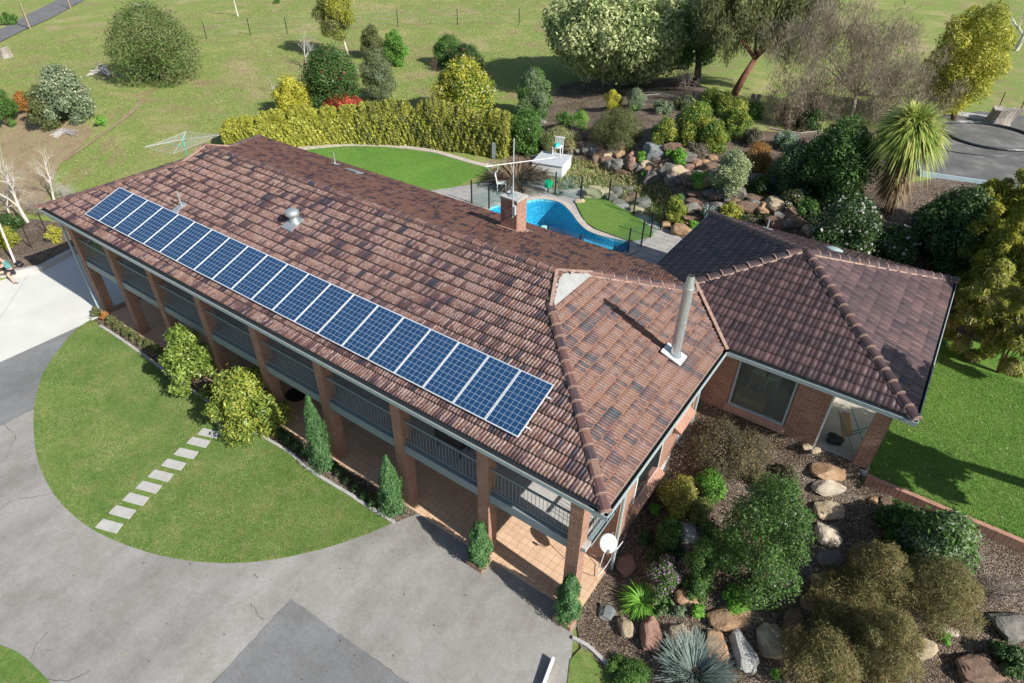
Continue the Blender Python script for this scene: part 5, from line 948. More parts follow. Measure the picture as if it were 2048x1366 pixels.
# viburnum, bamboo and hedge behind the annex
S((1628, 398, 1770, 525), 'viburnum', 'round dark shrub covered in white flower heads behind the annex', 'dark', leaf=.09, k=18, cat='flowering shrub', flower='white', fl=.13, fn=420)
S((1745, 450, 1838, 545), 'viburnum', 'smaller white flowering shrub right of the round one behind the annex', 'dark', leaf=.09, k=11, cat='flowering shrub', flower='white', fl=.11, fn=90)
S((1828, 378, 1990, 540), 'dark_shrub', 'dark shrub with scattered white flowers in front of the grey concrete slab', 'dark', leaf=.11, k=20, cat='shrub', flower='white', fl=.11, fn=60)
for j, (b, lb) in enumerate((((1915, 385, 1995, 480), 'left of the bamboo clump'), ((1975, 362, 2075, 490), 'upper right of the bamboo clump'), ((1900, 440, 1990, 580), 'middle of the bamboo clump, arching over the annex corner'), ((1965, 430, 2085, 640), 'right of the bamboo clump'), ((1900, 560, 2000, 720), 'lowest left of the bamboo clump'), ((1980, 600, 2090, 760), 'lowest right of the bamboo clump'), ((1990, 420, 2100, 560), 'at the very edge of the picture, upper'), ((1925, 500, 2030, 640), 'arching in front of the bamboo clump'), ((1960, 540, 2090, 680), 'at the very edge of the picture, lower'))):
    S(b, 'bamboo', 'yellow tipped green bamboo, '+lb, 'citrus', leaf=.2, asp=.16, k=18, frac=.3, dens=1.6, group='bamboo along the right boundary', droop=.5, second='yellow' if j < 4 or j > 5 else 'straw', sec=.3, hs=1.3, cat='bamboo')
# --- hedge
HG = [((450, 297), (522, 299), 1.5), ((518, 299), (588, 297), 1.8), ((585, 296), (650, 292), 2.0), ((647, 292), (684, 290), 1.95), ((681, 290), (722, 290), 2.05), ((719, 291), (828, 294), 2.3), ((824, 294), (941, 307), 2.45), ((932, 306), (1009, 320), 2.3)]
def hedge(pa, pb, hh, lab, gr=0):
    global NL
    A = at(*pa); B = at(*pb); d = (B-A)[:2]; Ln = np.linalg.norm(d); d /= Ln; nr = np.array([-d[1], d[0]]); D = 1.35; c = (A+B)[:2]/2+nr*D/2; z = h(*c); rg = np.random.default_rng(int(abs(c[0])*17)+99)
    t = thing('hedge_section', (c[0], c[1], z), lab, 'hedge', 'clipped hedge sections along the curved path'); n = int(6500*(Ln*2+D)); U = Ln/2+.0; W = D/2
    k = rg.random(n); per = 4*U+4*W; s_ = rg.random(n)*per; u = np.where(s_ < 2*U, s_-U, np.where(s_ < 2*U+2*W, U, np.where(s_ < 4*U+2*W, 3*U+2*W-s_, -U))); v = np.where(s_ < 2*U, -W, np.where(s_ < 2*U+2*W, s_-2*U-W, np.where(s_ < 4*U+2*W, W, 4*U+3*W-s_)))
    tp = k < .4; u = np.where(tp, rg.uniform(-U, U, n), u); v = np.where(tp, rg.uniform(-W, W, n), v); q = np.where(tp, 1., rg.random(n)**.85)
    hz = hh*(1+.05*np.sin(u*2.3+c[0])+.03*np.sin(v*4)+.02*np.sin(u*7)); ed = np.clip((np.abs(u)/U)**5*.16+(np.abs(v)/W)**5*.14, 0, .3); hz = hz*(1-ed*(q > .8)); lump = .035*np.sin(u*5+v*3+q*7)+.04*np.sin(u*13-q*11+v*5)+.03*np.sin(u*23+q*19+v*9)
    dep = -np.abs(rg.normal(size=n))*.11+.05+lump; nx = np.where(tp, 0, np.where(np.abs(np.abs(u)-U) < 1e-6, np.sign(u), 0)); ny = np.where(tp, 0, np.where(np.abs(np.abs(v)-W) < 1e-6, np.sign(v), 0)); u = u+nx*dep; v = v+ny*dep; zz = hz*q+np.where(tp, dep, 0)
    P = np.stack([c[0]+u*d[0]+v*nr[0], c[1]+u*d[1]+v*nr[1], z+np.maximum(zz, .03)], 1); N = np.stack([nx*d[0]+ny*nr[0], nx*d[1]+ny*nr[1], np.where(tp, 1., .3)], 1); N = unit(N*.8+rg.normal(size=N.shape)*.5)
    V, F, r_ = leaf_geo(P, N, .12, .5, 0, rg=rg); NL += len(F); me = npmesh('foliage', V, F, 4, r_); me.polygons.foreach_set('material_index', (rg.random(len(F)) < gr*(.6+.8*np.sin(u*2+q*3)**2)).astype(np.int32)); link('foliage', me, [lm('hedge'), lm('olive')], t)
    mb = MB()
    for k in range(5): u_ = (k-2)*U*.4; p_ = c+d*u_; mb.tube([(p_[0], p_[1], z-.1), (p_[0], p_[1], z+hh*.8)], [.05, .02], 5)
    mb.build('stems', MT['bark'], t)
for k_, ((pa, pb, hh), nme) in enumerate(zip(HG, 'first second third fourth fifth sixth seventh eighth'.split())): hedge(pa, pb, hh, '%s section of the clipped yellow green hedge counted from the left' % nme, (0, 0, .05, .12, .14, .36, .45, .36)[k_])
# --- back lawn shrubs
S((540, 160, 622, 226), 'yellow_bush', 'rounded bright yellow bush behind the left of the hedge', 'yellow', leaf=.11, k=12, cat='bush')
S((600, 98, 722, 212), 'camellia', 'large dark camellia dotted with red flowers behind the hedge', 'dark', leaf=.12, k=20, cat='shrub', second='green', sec=.3, flower='pink', fl=.13, fn=120)
S((718, 103, 790, 197), 'olive_tree', 'grey green olive like tree right of the large camellia', 'grey', leaf=.10, k=12, cat='tree', second='olive', sec=.4, asp=.3)
S((716, 54, 772, 114), 'olive_shrub', 'dull olive shrub further back, left of its bright neighbour', 'olive', leaf=.11, k=9, cat='shrub')
S((764, 64, 816, 127), 'green_shrub', 'bright green shrub further back, right of the dull olive one', 'green', leaf=.11, k=9, cat='shrub', second='bright', sec=.5)
S((864, 77, 932, 128), 'green_shrub', 'mid green shrub behind the red flowering one', 'green', leaf=.11, k=9, cat='shrub')
S((885, 94, 968, 142), 'red_flowering_shrub', 'dark shrub with small red flowers behind the yellow camellia', 'dark', leaf=.11, k=10, cat='shrub', flower='pink', fl=.12, fn=90)
S((862, 126, 990, 230), 'variegated_camellia', 'large cream and yellow variegated shrub behind the hedge', 'yellow', leaf=.13, k=18, cat='shrub', second='green', sec=.33, flower='cream', fl=.14, fn=220)
S((638, 196, 725, 222), 'red_foliage', 'low red leaved foliage just behind the hedge', 'redl', leaf=.11, k=9, cat='plant')
S((545, 0, 560, 6), 'small_bush', 'small green plant far back on the lawn', 'green', leaf=.12, k=5, cat='bush')
S((215, 22, 394, 158), 'large_olive_bush', 'large spreading olive green bush on the left slope', 'olive', leaf=.14, k=26, cat='bush', second='green', sec=.3, dens=1.1)
S((76, 142, 178, 240), 'flowering_shrub', 'shrub covered in greyish cream flowers on the left slope', 'grey', leaf=.13, k=14, cat='shrub', flower='cream', fl=.10, fn=900)
S((52, 172, 122, 252), 'olive_shrub', 'dull olive shrub in front of the cream flowering one', 'olive', leaf=.12, k=10, cat='shrub')
S((24, 184, 62, 226), 'orange_shrub', 'small orange red shrub at the left edge', 'orange', leaf=.11, k=7, cat='shrub')
S((-30, 175, 28, 250), 'dark_shrub', 'dark green shrub cut by the left edge', 'green', leaf=.12, k=8, cat='shrub')
S((-22, 452, 32, 496), 'yellow_green_bush', 'yellow green bush at the left edge above the person', 'citrus', leaf=.08, k=8, cat='bush')
S((90, 450, 126, 486), 'yellow_shrub', 'small sparse yellow shrub left of the verandah corner', 'yellow', leaf=.07, k=5, cat='shrub', dens=.45)
S((-10, 428, 45, 462), 'green_shrub', 'low dark green shrub at the foot of the left birch', 'dark', leaf=.08, k=7, cat='shrub')
S((0, 26, 34, 48), 'green_shrub', 'green shrub beside the far road', 'green', leaf=.16, k=6, cat='shrub')
# --- trees
def tree(name, label, box, base, col, leaf=.2, k=26, dens=1., bark='bark', tr=.22, group=None, frac=.3, asp=.45, droop=0., second=None, sec=.4, fork=None, rfac=1., inner=.2, n=None, hs=1., flower=None):
    global NL
    x0, y0, x1, y1 = box; p = at(*base); dep = float((p-CP)@CF); 
    def up(py):
        b_ = None
        for q in np.arange(.0, 26, .05):
            c = np.array([p[0], p[1], p[2]+q])-CP; yy = 683-FPX*(c@CU)/(c@CF)
            if yy < py: return q
        return 26
    zt, zb_ = up(y0), up(y1); c0 = np.array([p[0], p[1], p[2]+(zt+zb_)/2])-CP; dd = float(c0@CF); r = (x1-x0)/2*dd/FPX*rfac; cxp = 1024+FPX*(c0@CR)/dd; sh = ((x0+x1)/2-cxp)*dd/FPX
    C0 = np.array([p[0], p[1], p[2]])+_r*sh; e = math.radians(32); half = (zt-zb_)/2; rz_ = max(.5*r, math.sqrt(max(.1, half**2-(r*math.tan(e)*.75)**2))) if half > r*math.tan(e)*.8 else .55*r; zc = p[2]+(zt+zb_)/2
    rg = np.random.default_rng(int(abs(p[0]*91+p[1]*7))); t = thing(name, tuple(p), label, 'tree', group); C = []; RD = []
    for j in range(k):
        a = j*2.39996; zz = 1-2*(j+.5)/k; q = math.sqrt(1-zz*zz); rb = r*frac*rg.uniform(.75, 1.25); f = .78*rg.uniform(.85, 1.1); C.append((C0[0]+r*f*q*math.cos(a), C0[1]+r*f*q*math.sin(a), zc+rz_*f*zz)); RD.append(rb)
    C.append((C0[0], C0[1], zc)); RD.append(min(r, rz_)*.75); C = np.array(C); RD = np.array(RD)
    n = n or int(min(60000, dens*1.7*4*math.pi*(RD**2).sum()*.6/(leaf*leaf*asp*.5))); P, d, ii = crown_pts(n, C, RD, inner, .2, rg)
    P[:, 2] = np.maximum(P[:, 2], H(P[:, 0], P[:, 1])+.15)
    N = unit(d*.7+rg.normal(size=d.shape)*.6+np.array([0, 0, .3])); V, F, r_ = leaf_geo(P, N, leaf, asp, droop, rnd=np.clip(rg.random(len(P))*.8+.2*rg.random(len(RD))[ii], 0, 1), rg=rg); NL += len(F)
    me = npmesh('crown', V, F, 4, r_); mats = [lm(col)]
    if second: mats.append(lm(second)); me.polygons.foreach_set('material_index', (rg.random(len(F)) < sec*(.2+1.6*rg.random(len(RD))[ii])).astype(np.int32))
    link('crown', me, mats, t); mb = MB(); fk = np.array([p[0], p[1], p[2]+(zt+zb_)*.3])+_r*sh*.45 if fork is None else fork
    mb.tube([(p[0], p[1], p[2]-.2), tuple((p+fk)/2+rg.normal(size=3)*.05), tuple(fk)], [tr*1.25, tr, tr*.8], 10)
    for j in rg.choice(k, min(k, 9), replace=False): m_ = (fk+C[j])/2+np.array([0, 0, -.1*r]); mb.tube([tuple(fk), tuple(m_), tuple(C[j])], [tr*.5, tr*.3, tr*.1], 6)
    mb.build('trunk', MT[bark], t, smooth=True); return t
tree('variegated_pittosporum', 'huge round pale green and cream tree behind the mulched bed', (1090, -60, 1392, 172), (1250, 170), 'varieg', leaf=.24, k=95, frac=.19, second='green', sec=.10, bark='palebark', tr=.28, n=110000, inner=.12, asp=.5)
tree('dark_green_tree', 'blue green tree just right of the huge pale tree', (1340, -40, 1448, 145), (1395, 160), 'grey', leaf=.16, k=18, second='green', sec=.5, n=24000)
tree('yellow_wattle', 'upright yellow flowering tree beside the concrete slab', (1868, -10, 2002, 235), (1905, 245), 'citrus', leaf=.15, k=26, asp=.35, second='yellow', sec=.5, n=32000, tr=.14, frac=.34)
tree('weeping_tree', 'small yellow olive drooping tree behind the camellia', (628, -40, 706, 86), (697, 112), 'hedge', leaf=.17, asp=.25, k=14, droop=.7, second='olive', sec=.6, bark='palebark', tr=.10, n=20000, frac=.36)
def droopy(name, label, base, fork, tips, col, lean, seed=1, n=26000, r=1.1, leaf=.2, hang=1.5, bark='redbark', tr=.2, second=None, part='crown', asp=.12, twig=True):
    """a tree of limbs drawn to points in space, each carrying a hanging spray of foliage"""
    rg = np.random.default_rng(seed); p = at(*base); t = thing(name, tuple(p), label, 'tree'); mb = MB(); F0_ = p+np.array(fork); mb.tube([(p[0], p[1], p[2]-.2), tuple((p+F0_)/2), tuple(F0_)], [tr*1.3, tr*1.05, tr*.85], 10)
    C = [p+np.array(q) for q in tips]; Ps = []; 
    for c in C: mb.tube([tuple(F0_), tuple((F0_+c)/2+rg.normal(size=3)*.25+np.array([0, 0, .2])), tuple(c)], [tr*.55, tr*.3, tr*.08], 7)
    k = n//len(C)
    for c in C:
        for s_ in range(14):
            o = c+rg.normal(size=3)*np.array([r, r, r*.5])*.62; q = rg.random(k//14); P = o+rg.normal(size=(len(q), 3))*.17*r; P[:, 2] -= q*hang*rg.uniform(.5, 1.1); Ps.append(P)
            if twig: mb.tube([tuple(c), tuple(o)], [tr*.07, tr*.03], 4)
    P = np.concatenate(Ps); P[:, 2] = np.maximum(P[:, 2], H(P[:, 0], P[:, 1])+.1); N = unit(rg.normal(size=P.shape)*[1, 1, .4]); V, F, r_ = leaf_geo(P, N, leaf, asp, .9, rg=rg); me = npmesh(part, V, F, 4, r_); mats = [lm(col)]
    if second: mats.append(lm(second)); me.polygons.foreach_set('material_index', (rg.random(len(F)) < .35).astype(np.int32))
    link(part, me, mats, t); mb.build('trunk', MT[bark], t, smooth=True); return t
pe = at(1465, 190)
def rel(base, px, py, hgt): # offset from a tree base to a point seen at px,py whose plan position is beside the base
    p = at(*base); d = ray(px, py); k = np.dot(p[:2]-CP[:2], _f[:2]/np.linalg.norm(_f[:2]))/np.dot(d[:2], _f[:2]/np.linalg.norm(_f[:2])); q = CP+d*(k+hgt); return tuple(q-p)
eb = (1465, 190)
droopy('eucalypt', 'leaning red trunked gum tree with drooping olive foliage', eb, rel(eb, 1510, 118, 0), [rel(eb, 1500, 30, .5), rel(eb, 1460, 60, -.5), rel(eb, 1520, -20, 0), rel(eb, 1570, 60, .5), rel(eb, 1600, 10, 0), rel(eb, 1640, -10, .5), rel(eb, 1420, -10, 0), rel(eb, 1590, -40, -.4), rel(eb, 1450, -50, .6)], 'euc', 0, 1, 36000, 1.15, .24, 1.5, second='olive', asp=.17)
fb = (1700, 245)
droopy('feathery_tree', 'bare grey brown feathery tree in the middle of the back garden', fb, rel(fb, 1712, 190, 0), [rel(fb, 1650, 90, .5), rel(fb, 1620, 130, -.3), rel(fb, 1700, 60, 0), rel(fb, 1760, 50, .5), rel(fb, 1800, 90, 0), rel(fb, 1830, 140, .5), rel(fb, 1700, 130, -.6), rel(fb, 1760, 140, -.5), rel(fb, 1640, 180, -.4), rel(fb, 1860, 180, 0), rel(fb, 1800, 190, -.5), rel(fb, 1740, 200, .5), rel(fb, 1620, 60, .3), rel(fb, 1680, 20, 0)], 'tamar', 0, 2, 40000, 1.6, .28, .8, 'twig', .12, second='feather', asp=.07)
gb2 = (1600, 250)
droopy('weeping_shrub', 'silver grey weeping bare shrub in front of the feathery tree', gb2, rel(gb2, 1600, 225, 0), [rel(gb2, 1565, 205, 0), rel(gb2, 1600, 195, 0), rel(gb2, 1640, 200, 0), rel(gb2, 1620, 215, -.4), rel(gb2, 1575, 225, -.3)], 'feather', 0, 3, 7000, .7, .3, 1.1, 'grtwig', .05, asp=.06)
S((1590, 212, 1650, 258), 'dark_shrub', 'dark low shrub under the silver weeping one', 'dark', leaf=.13, k=7, cat='shrub')
S((1485, 205, 1530, 235), 'green_shrub', 'small dark green shrub beside the white stump posts', 'green', leaf=.13, k=6, cat='shrub')
for args in (('silver_bare_tree', 'leafless white barked tree behind the camellia', 612, 138, 3.1, .55, 4, .07, 'grtwig', 21, 3, .0), ('silver_bare_tree', 'small leafless silver tree left of the yellow bush', 551, 186, 1.6, .8, 4, .04, 'grtwig', 22, 3, -.02)): bare(*args)
bare('birch_tree', 'leafless white birch at the left edge of the house', 57, 446, 4.6, .5, 4, .10, 'palebark', 23, 3, .02, 'leafless birches left of the house', lean=(-.35, .25))
bare('birch_tree', 'leafless pale birch right behind the first birch', 108, 402, 3.2, .55, 4, .07, 'palebark', 24, 3, .02, 'leafless birches left of the house', lean=(-.2, .2))
bare('birch_tree', 'thin leafless birch nearest the left edge of the picture', 24, 435, 3.0, .55, 4, .05, 'palebark', 25, 3, .02, 'leafless birches left of the house', lean=(-.3, .3))
bare('dead_tree', 'pale leaning dead tree at the top right corner', 2032, 100, 6., .5, 3, .26, 'palebark', 26, 3, .0, lean=(.2, .2))
bare('bare_shrub', 'leafless pinkish shrub at the edge of the mulch under the pale tree', 1372, 175, 1.8, .8, 4, .04, 'twig', 27, 4, 0, cat='bare shrub', stems=3)
bare('bare_shrub', 'dark leafless shrub beside the red flowering shrub', 872, 140, 1.2, .9, 4, .03, 'bark', 28, 4, 0, cat='bare shrub', stems=3)
bare('bare_shrub', 'tangle of leafless brown twigs left of the far roof corner', 75, 425, 1.6, 1., 4, .03, 'twig', 31, 4, 0, cat='bare shrub', stems=4)
bare('bare_shrub', 'pale leafless brushwood between the birches', 20, 400, 1.7, 1., 4, .03, 'twig', 32, 4, 0, cat='bare shrub', stems=4)
bare('bare_shrub', 'low leafless twiggy shrub beside the far roof edge', 130, 395, 1.3, 1., 4, .025, 'grtwig', 33, 4, 0, cat='bare shrub', stems=4)
bare('pale_trunk', 'slim pale tree trunk near the top left road', 476, 32, 5, .4, 2, .10, 'palebark', 29, 2, 0)
# trees beyond the right edge that shade the side lawn
tree('shade_tree', 'tall dark green tree to the right of the side lawn', (2180, 600, 2420, 1000), (2330, 1060), 'green', leaf=.2, k=20, n=16000)
# ================================================================== SMALLER THINGS
# stepping stones across the front lawn
c4 = [atz(a/2.926, 899+b/2.926, .03) for a, b in ((605, 402), (727, 435), (683, 492), (553, 455))]; cen = sum(c4)/4; corners = [q-cen for q in c4]
sts = [(218.7, 1051.8), (245, 1023.7), (272, 998), (298, 974), (322, 951), (347.6, 928.7), (372.5, 906.5), (397.5, 884.3), (419, 866.5)]
so_ = ['the one nearest the driveway'] + ['number %s from the driveway' % q for q in 'two three four five six seven eight'.split()]+['the one nearest the house']
for i, q in enumerate(sts):
    c = atz(*q, .03); mb = MB(); V = [c+k*.97 for k in corners]; mb.add([(p[0], p[1], -.02) for p in V]+[(p[0], p[1], .042) for p in V], [(3, 2, 1, 0), (4, 5, 6, 7), (0, 1, 5, 4), (1, 2, 6, 5), (2, 3, 7, 6), (3, 0, 4, 7)])
    tag(mb.build('stepping_stone', MT['kerbl'] if 'kerbl' in MT else MT.setdefault('kerbl', mottled('pale_paver', [(.3, (.38, .375, .355)), (.7, (.47, .465, .44))], 3, .85, 60, .3, .004)), bevel=.008), 'square pale stepping stone in the front lawn, '+so_[i], 'stepping stone', 'stepping stones across the front lawn')
# brick edging of the side lawn
mb = MB(); mb.box((4.56, 7.50, 1.6), (26, 7.64, 2.30)); tag(mb.build('brick_edging_wall', MT['brickcap']), 'long low brick edging wall between side lawn and rock garden', 'garden wall')
mb = MB(); A = at(1106, 1322); B = at(1082, 1385); mb.bar((A[0], A[1], .14), (B[0], B[1], .10), .07, .18); tag(mb.build('white_kerb_block', MT['white'], bevel=.01), 'low white block at the right edge of the driveway by the small lawn', 'kerb block')
# kerb of the far left bed
def wall_line(name, pts, wd, z0, z1, mat, label, cat):
    mb = MB(); L = [Vector(p) for p in pts]; V = []
    for i, p in enumerate(L):
        d = (L[min(i+1, len(L)-1)]-L[max(i-1, 0)]).normalized(); nn = Vector((-d.y, d.x))*wd/2
        V += [(p.x-nn.x, p.y-nn.y, z0), (p.x-nn.x, p.y-nn.y, z1), (p.x+nn.x, p.y+nn.y, z1), (p.x+nn.x, p.y+nn.y, z0)]
    n = len(L); mb.add(V, [(i*4+j, i*4+(j+1) % 4, i*4+4+(j+1) % 4, i*4+4+j) for i in range(n-1) for j in range(4)]+[(0, 3, 2, 1), (n*4-4, n*4-3, n*4-2, n*4-1)])
    return tag(mb.build(name, mat), label, cat)
KB = [tuple(atz(-60, 556, .2)[:2]), tuple(atz(0, 549, .2)[:2]), tuple(atz(40, 541, .2)[:2]), tuple(atz(82, 533, .2)[:2]), tuple(atz(118, 514, .2)[:2]), tuple(atz(151, 497, .2)[:2]), (-31.6, 4.2)]
wall_line('retaining_kerb', KB, .22, -.1, .27, MT['kerb'], 'low concrete retaining kerb between the pale apron and the mulched bed', 'kerb')
# round mat, barbecue
mb = MB(); c = (-13.55, 1.72); n_ = 28; mb.add([(c[0]+.42*math.cos(k*2*math.pi/n_), c[1]+.36*math.sin(k*2*math.pi/n_), z) for z in (.045, .075) for k in range(n_)], [tuple(range(n_, 2*n_))]+[(k, (k+1) % n_, n_+(k+1) % n_, n_+k) for k in range(n_)]); tag(mb.build('round_mat', MT['trough']), 'dark round mat lying on the shaded verandah paving', 'mat')
t = thing('barbecue', (-5.4, 1.25, 2.62), 'black hooded barbecue standing on the balcony behind the railing', 'barbecue')
mb = MB(); mb.box((-5.9, 1.0, 3.0), (-4.9, 1.5, 3.35)); mb.build('firebox', MT['dmetal'], t, bevel=.02); mb = MB(); mb.tube([(-5.75, 1.25, 3.38), (-5.05, 1.25, 3.38)], .24, 14); mb.build('hood', MT['dmetal'], t)
for x in (-5.8, -5.0):
    for y in (1.05, 1.45): mb = MB(); mb.bar((x, y, 2.62), (x, y, 3.0), .04); mb.build('leg', MT['dmetal'], t)
# porch: folding chair and bag
pc = atz(1700, 868, FZ); x, y = 3.72, 8.55; t = thing('folding_chair', (x, y, FZ), 'folded back green framed chair with brown fabric on the annex porch', 'chair')
gm_ = plain('green_tube', (.05, .22, .14), .4); mb = MB(); mb.add([(x-.45, y+.05, FZ+.85), (x-.2, y+.35, FZ+.8), (x+.12, y+.05, FZ+.22), (x-.12, y-.2, FZ+.25)], [(0, 1, 2, 3)]); f = mb.build('fabric_seat', plain('brown_canvas', (.30, .19, .09), .8), t)
for a, b in (((x-.5, y+.05, FZ+.95), (x+.3, y-.3, FZ)), ((x-.2, y+.42, FZ+.9), (x+.55, y+.05, FZ)), ((x+.3, y-.3, FZ+.01), (x+.55, y+.05, FZ+.01)), ((x-.35, y-.2, FZ), (x+.35, y+.15, FZ+.5)), ((x-.1, y+.3, FZ), (x+.45, y+.45, FZ+.5))): mb = MB(); mb.tube([a, b], .016, 6); mb.build('frame_tube', gm_, t)
def lump(name, c, s, mat, label, cat, seed=1):
    bm = bmesh.new(); bmesh.ops.create_icosphere(bm, subdivisions=3, radius=1); rg = np.random.default_rng(seed)
    ph = rg.uniform(0, 6, 6)
    for v in bm.verts:
        q = 1+.12*math.sin(v.co.x*4+ph[0])+.12*math.sin(v.co.y*5+ph[1]+v.co.z*3)+.06*math.sin(v.co.z*11+ph[2]); v.co = Vector((c[0]+v.co.x*s[0]*q, c[1]+v.co.y*s[1]*q, c[2]+s[2]*.85+v.co.z*s[2]*q))
    me = bpy.data.meshes.new(name); bm.to_mesh(me); bm.free(); return tag(link(name, me, mat, None, True), label, cat)
lump('bag', (x-.28, y-.25, FZ), (.24, .19, .17), MT['dmetal'], 'black bag slumped on the annex porch beside the folding chair', 'bag')
lump('toy', (x-.3, y+1.3, FZ), (.07, .05, .03), plain('purple_plastic', (.25, .12, .45), .5), 'small purple object on the sunny porch floor', 'toy')
# pool fence
FP = [(943.5, 406), (978, 418), (1044, 389), (1110, 389), (1161, 400), (1217, 402.6), (1267, 429), (1321, 460)]
fpts = [atz(*p, 2.4) for p in FP]; gate = [atz(*p, 2.4) for p in ((1300, 474.6), (1282, 491.7), (1255, 506))]; low = [atz(1096, 452, 3.55), atz(1161, 472, 3.55), atz(1229, 494, 3.55)]
t = thing('pool_fence', tuple(fpts[3]), 'frameless glass pool fence on slim black posts', 'fence')
def clear_mat():
    m, n, l, b = newmat('fence_glass'); b.inputs['Base Color'].default_value = (.8, .93, .9, 1); b.inputs['Roughness'].default_value = .02
    tr_ = n.new('ShaderNodeBsdfTransparent'); tr_.inputs[0].default_value = (.80, .90, .88, 1); gl_ = n.new('ShaderNodeBsdfGlossy'); gl_.inputs['Roughness'].default_value = .03; mx = n.new('ShaderNodeMixShader'); mx.inputs[0].default_value = .07; l.new(tr_.outputs[0], mx.inputs[1]); l.new(gl_.outputs[0], mx.inputs[2]); l.new(mx.outputs[0], n['Material Output'].inputs[0]); return m
MT['clear'] = clear_mat()
def post(p, hh=1.22): mb = MB(); mb.box((p[0]-.028, p[1]-.028, 2.36), (p[0]+.028, p[1]+.028, 2.4+hh)); mb.build('post', MT['dmetal'], t)
def pane(a, b): 
    d = (b-a)/np.linalg.norm(b-a); a2, b2 = a+d*.05, b-d*.05; mb = MB(); mb.poly([(a2[0], a2[1], 2.46), (b2[0], b2[1], 2.46), (b2[0], b2[1], 3.60), (a2[0], a2[1], 3.60)]); mb.build('glass_pane', MT['clear'], t)
for q in fpts+gate: post(q)
for q in low: post((q[0], q[1], 0))
for a, b in zip(fpts[1:], fpts[2:]): pane(a, b)
pane(fpts[0], fpts[1]); pane(gate[0], gate[1]); pane(gate[1], gate[2]); pane(fpts[-1], gate[0])
lw = [np.array([q[0], q[1], 2.4]) for q in low]; pane(lw[0], lw[1]); pane(lw[1], lw[2]); pane(lw[2], gate[2])
# spa with white chair and towel, pots, hose reel
ctr = atz(1104, 318, 3.15); t = thing('spa_tub', (ctr[0], ctr[1], 2.37), 'white sided spa tub with a grey cover beyond the pool', 'spa'); ang = .25
def rbox(mb, c, sx, sy, z0, z1, a=ang):
    ca, sa = math.cos(a), math.sin(a); q = [(c[0]+ca*u*sx-sa*v*sy, c[1]+sa*u*sx+ca*v*sy) for u, v in ((-1, -1), (1, -1), (1, 1), (-1, 1))]
    mb.add([(x_, y_, z0) for x_, y_ in q]+[(x_, y_, z1) for x_, y_ in q], [(3, 2, 1, 0), (4, 5, 6, 7), (0, 1, 5, 4), (1, 2, 6, 5), (2, 3, 7, 6), (3, 0, 4, 7)])
mb = MB(); rbox(mb, ctr, .86, .86, 2.36, 3.1); mb.build('cabinet', MT['white'], t); mb = MB(); rbox(mb, ctr, .9, .9, 3.1, 3.2); mb.build('cover', plain('grey_vinyl', (.45, .48, .5), .5), t, bevel=.03)
cc = atz(1115, 305, 3.3)
def garden_chair(c, label, a=0, mat='whitep', z0=3.2):
    t = thing('garden_chair', (c[0], c[1], z0), label, 'chair', 'white chairs by the pool'); ca, sa = math.cos(a), math.sin(a); W = lambda u, v, z: (c[0]+ca*u-sa*v, c[1]+sa*u+ca*v, z0+z)
    mb = MB(); mb.add([W(-.25, -.25, .42), W(.25, -.25, .42), W(.25, .25, .42), W(-.25, .25, .42), W(-.25, -.25, .45), W(.25, -.25, .45), W(.25, .25, .45), W(-.25, .25, .45)], [(0, 3, 2, 1), (4, 5, 6, 7), (0, 1, 5, 4), (1, 2, 6, 5), (2, 3, 7, 6), (3, 0, 4, 7)]); mb.build('seat', MT[mat], t)
    mb = MB()
    for k in range(6): u = -.22+.088*k; mb.bar(W(u, .25, .45), W(u, .32, .85), .035, .02)
    mb.bar(W(-.26, .32, .86), W(.26, .32, .86), .05, .06); mb.build('backrest', MT[mat], t)
    for u in (-.22, .22):
        for v_ in (-.22, .22): mb = MB(); mb.bar(W(u, v_, 0), W(u, v_, .43), .04); mb.build('leg', MT[mat], t)
garden_chair(cc, 'white slatted garden chair standing on the spa cover', .25)
lump('towel', (cc[0]-.02, cc[1]-.05, 3.66), (.16, .22, .10), MT['teal'], 'teal towel heaped on the white garden chair', 'towel', 3)
c = atz(1003, 376, 2.5); garden_chair(c, 'white slatted garden chair beside the paving near the brick chimney', 2.2, 'whitep', 2.39)
c = atz(1000, 303, 2.6); mb = MB(); rbox(mb, c, .38, .04, 2.4, 3.15, .4); tag(mb.build('terracotta_screen', plain('terracotta_panel', (.50, .24, .13), .8)), 'orange terracotta panel behind the bronze flax', 'screen')
c = atz(990, 306, 2.6); mb = MB(); rbox(mb, c, .1, .35, 2.4, 3.3, .4); tag(mb.build('grey_cabinet', MT['rail']), 'slim grey panel beside the orange terracotta panel', 'screen')
c = atz(1097, 366, 2.9); t = thing('hose_reel', (c[0], c[1], 2.39), 'green hose reel by the flax at the pool fence', 'hose reel'); mb = MB(); mb.tube([(c[0]-.12, c[1], 2.85), (c[0]+.12, c[1], 2.85)], .23, 16); mb.build('reel', MT['green'], t); mb = MB(); mb.bar((c[0], c[1], 2.36), (c[0], c[1], 2.8), .05); mb.build('post', MT['dmetal'], t)
mb = MB(); c = atz(1089, 455, 2.28); mb.tube([(c[0], c[1], 2.25), (c[0], c[1], 2.32)], .16, 14); tag(mb.build('pool_float', plain('mint_plastic', (.3, .75, .68), .4)), 'small round mint pool float on the water', 'float')
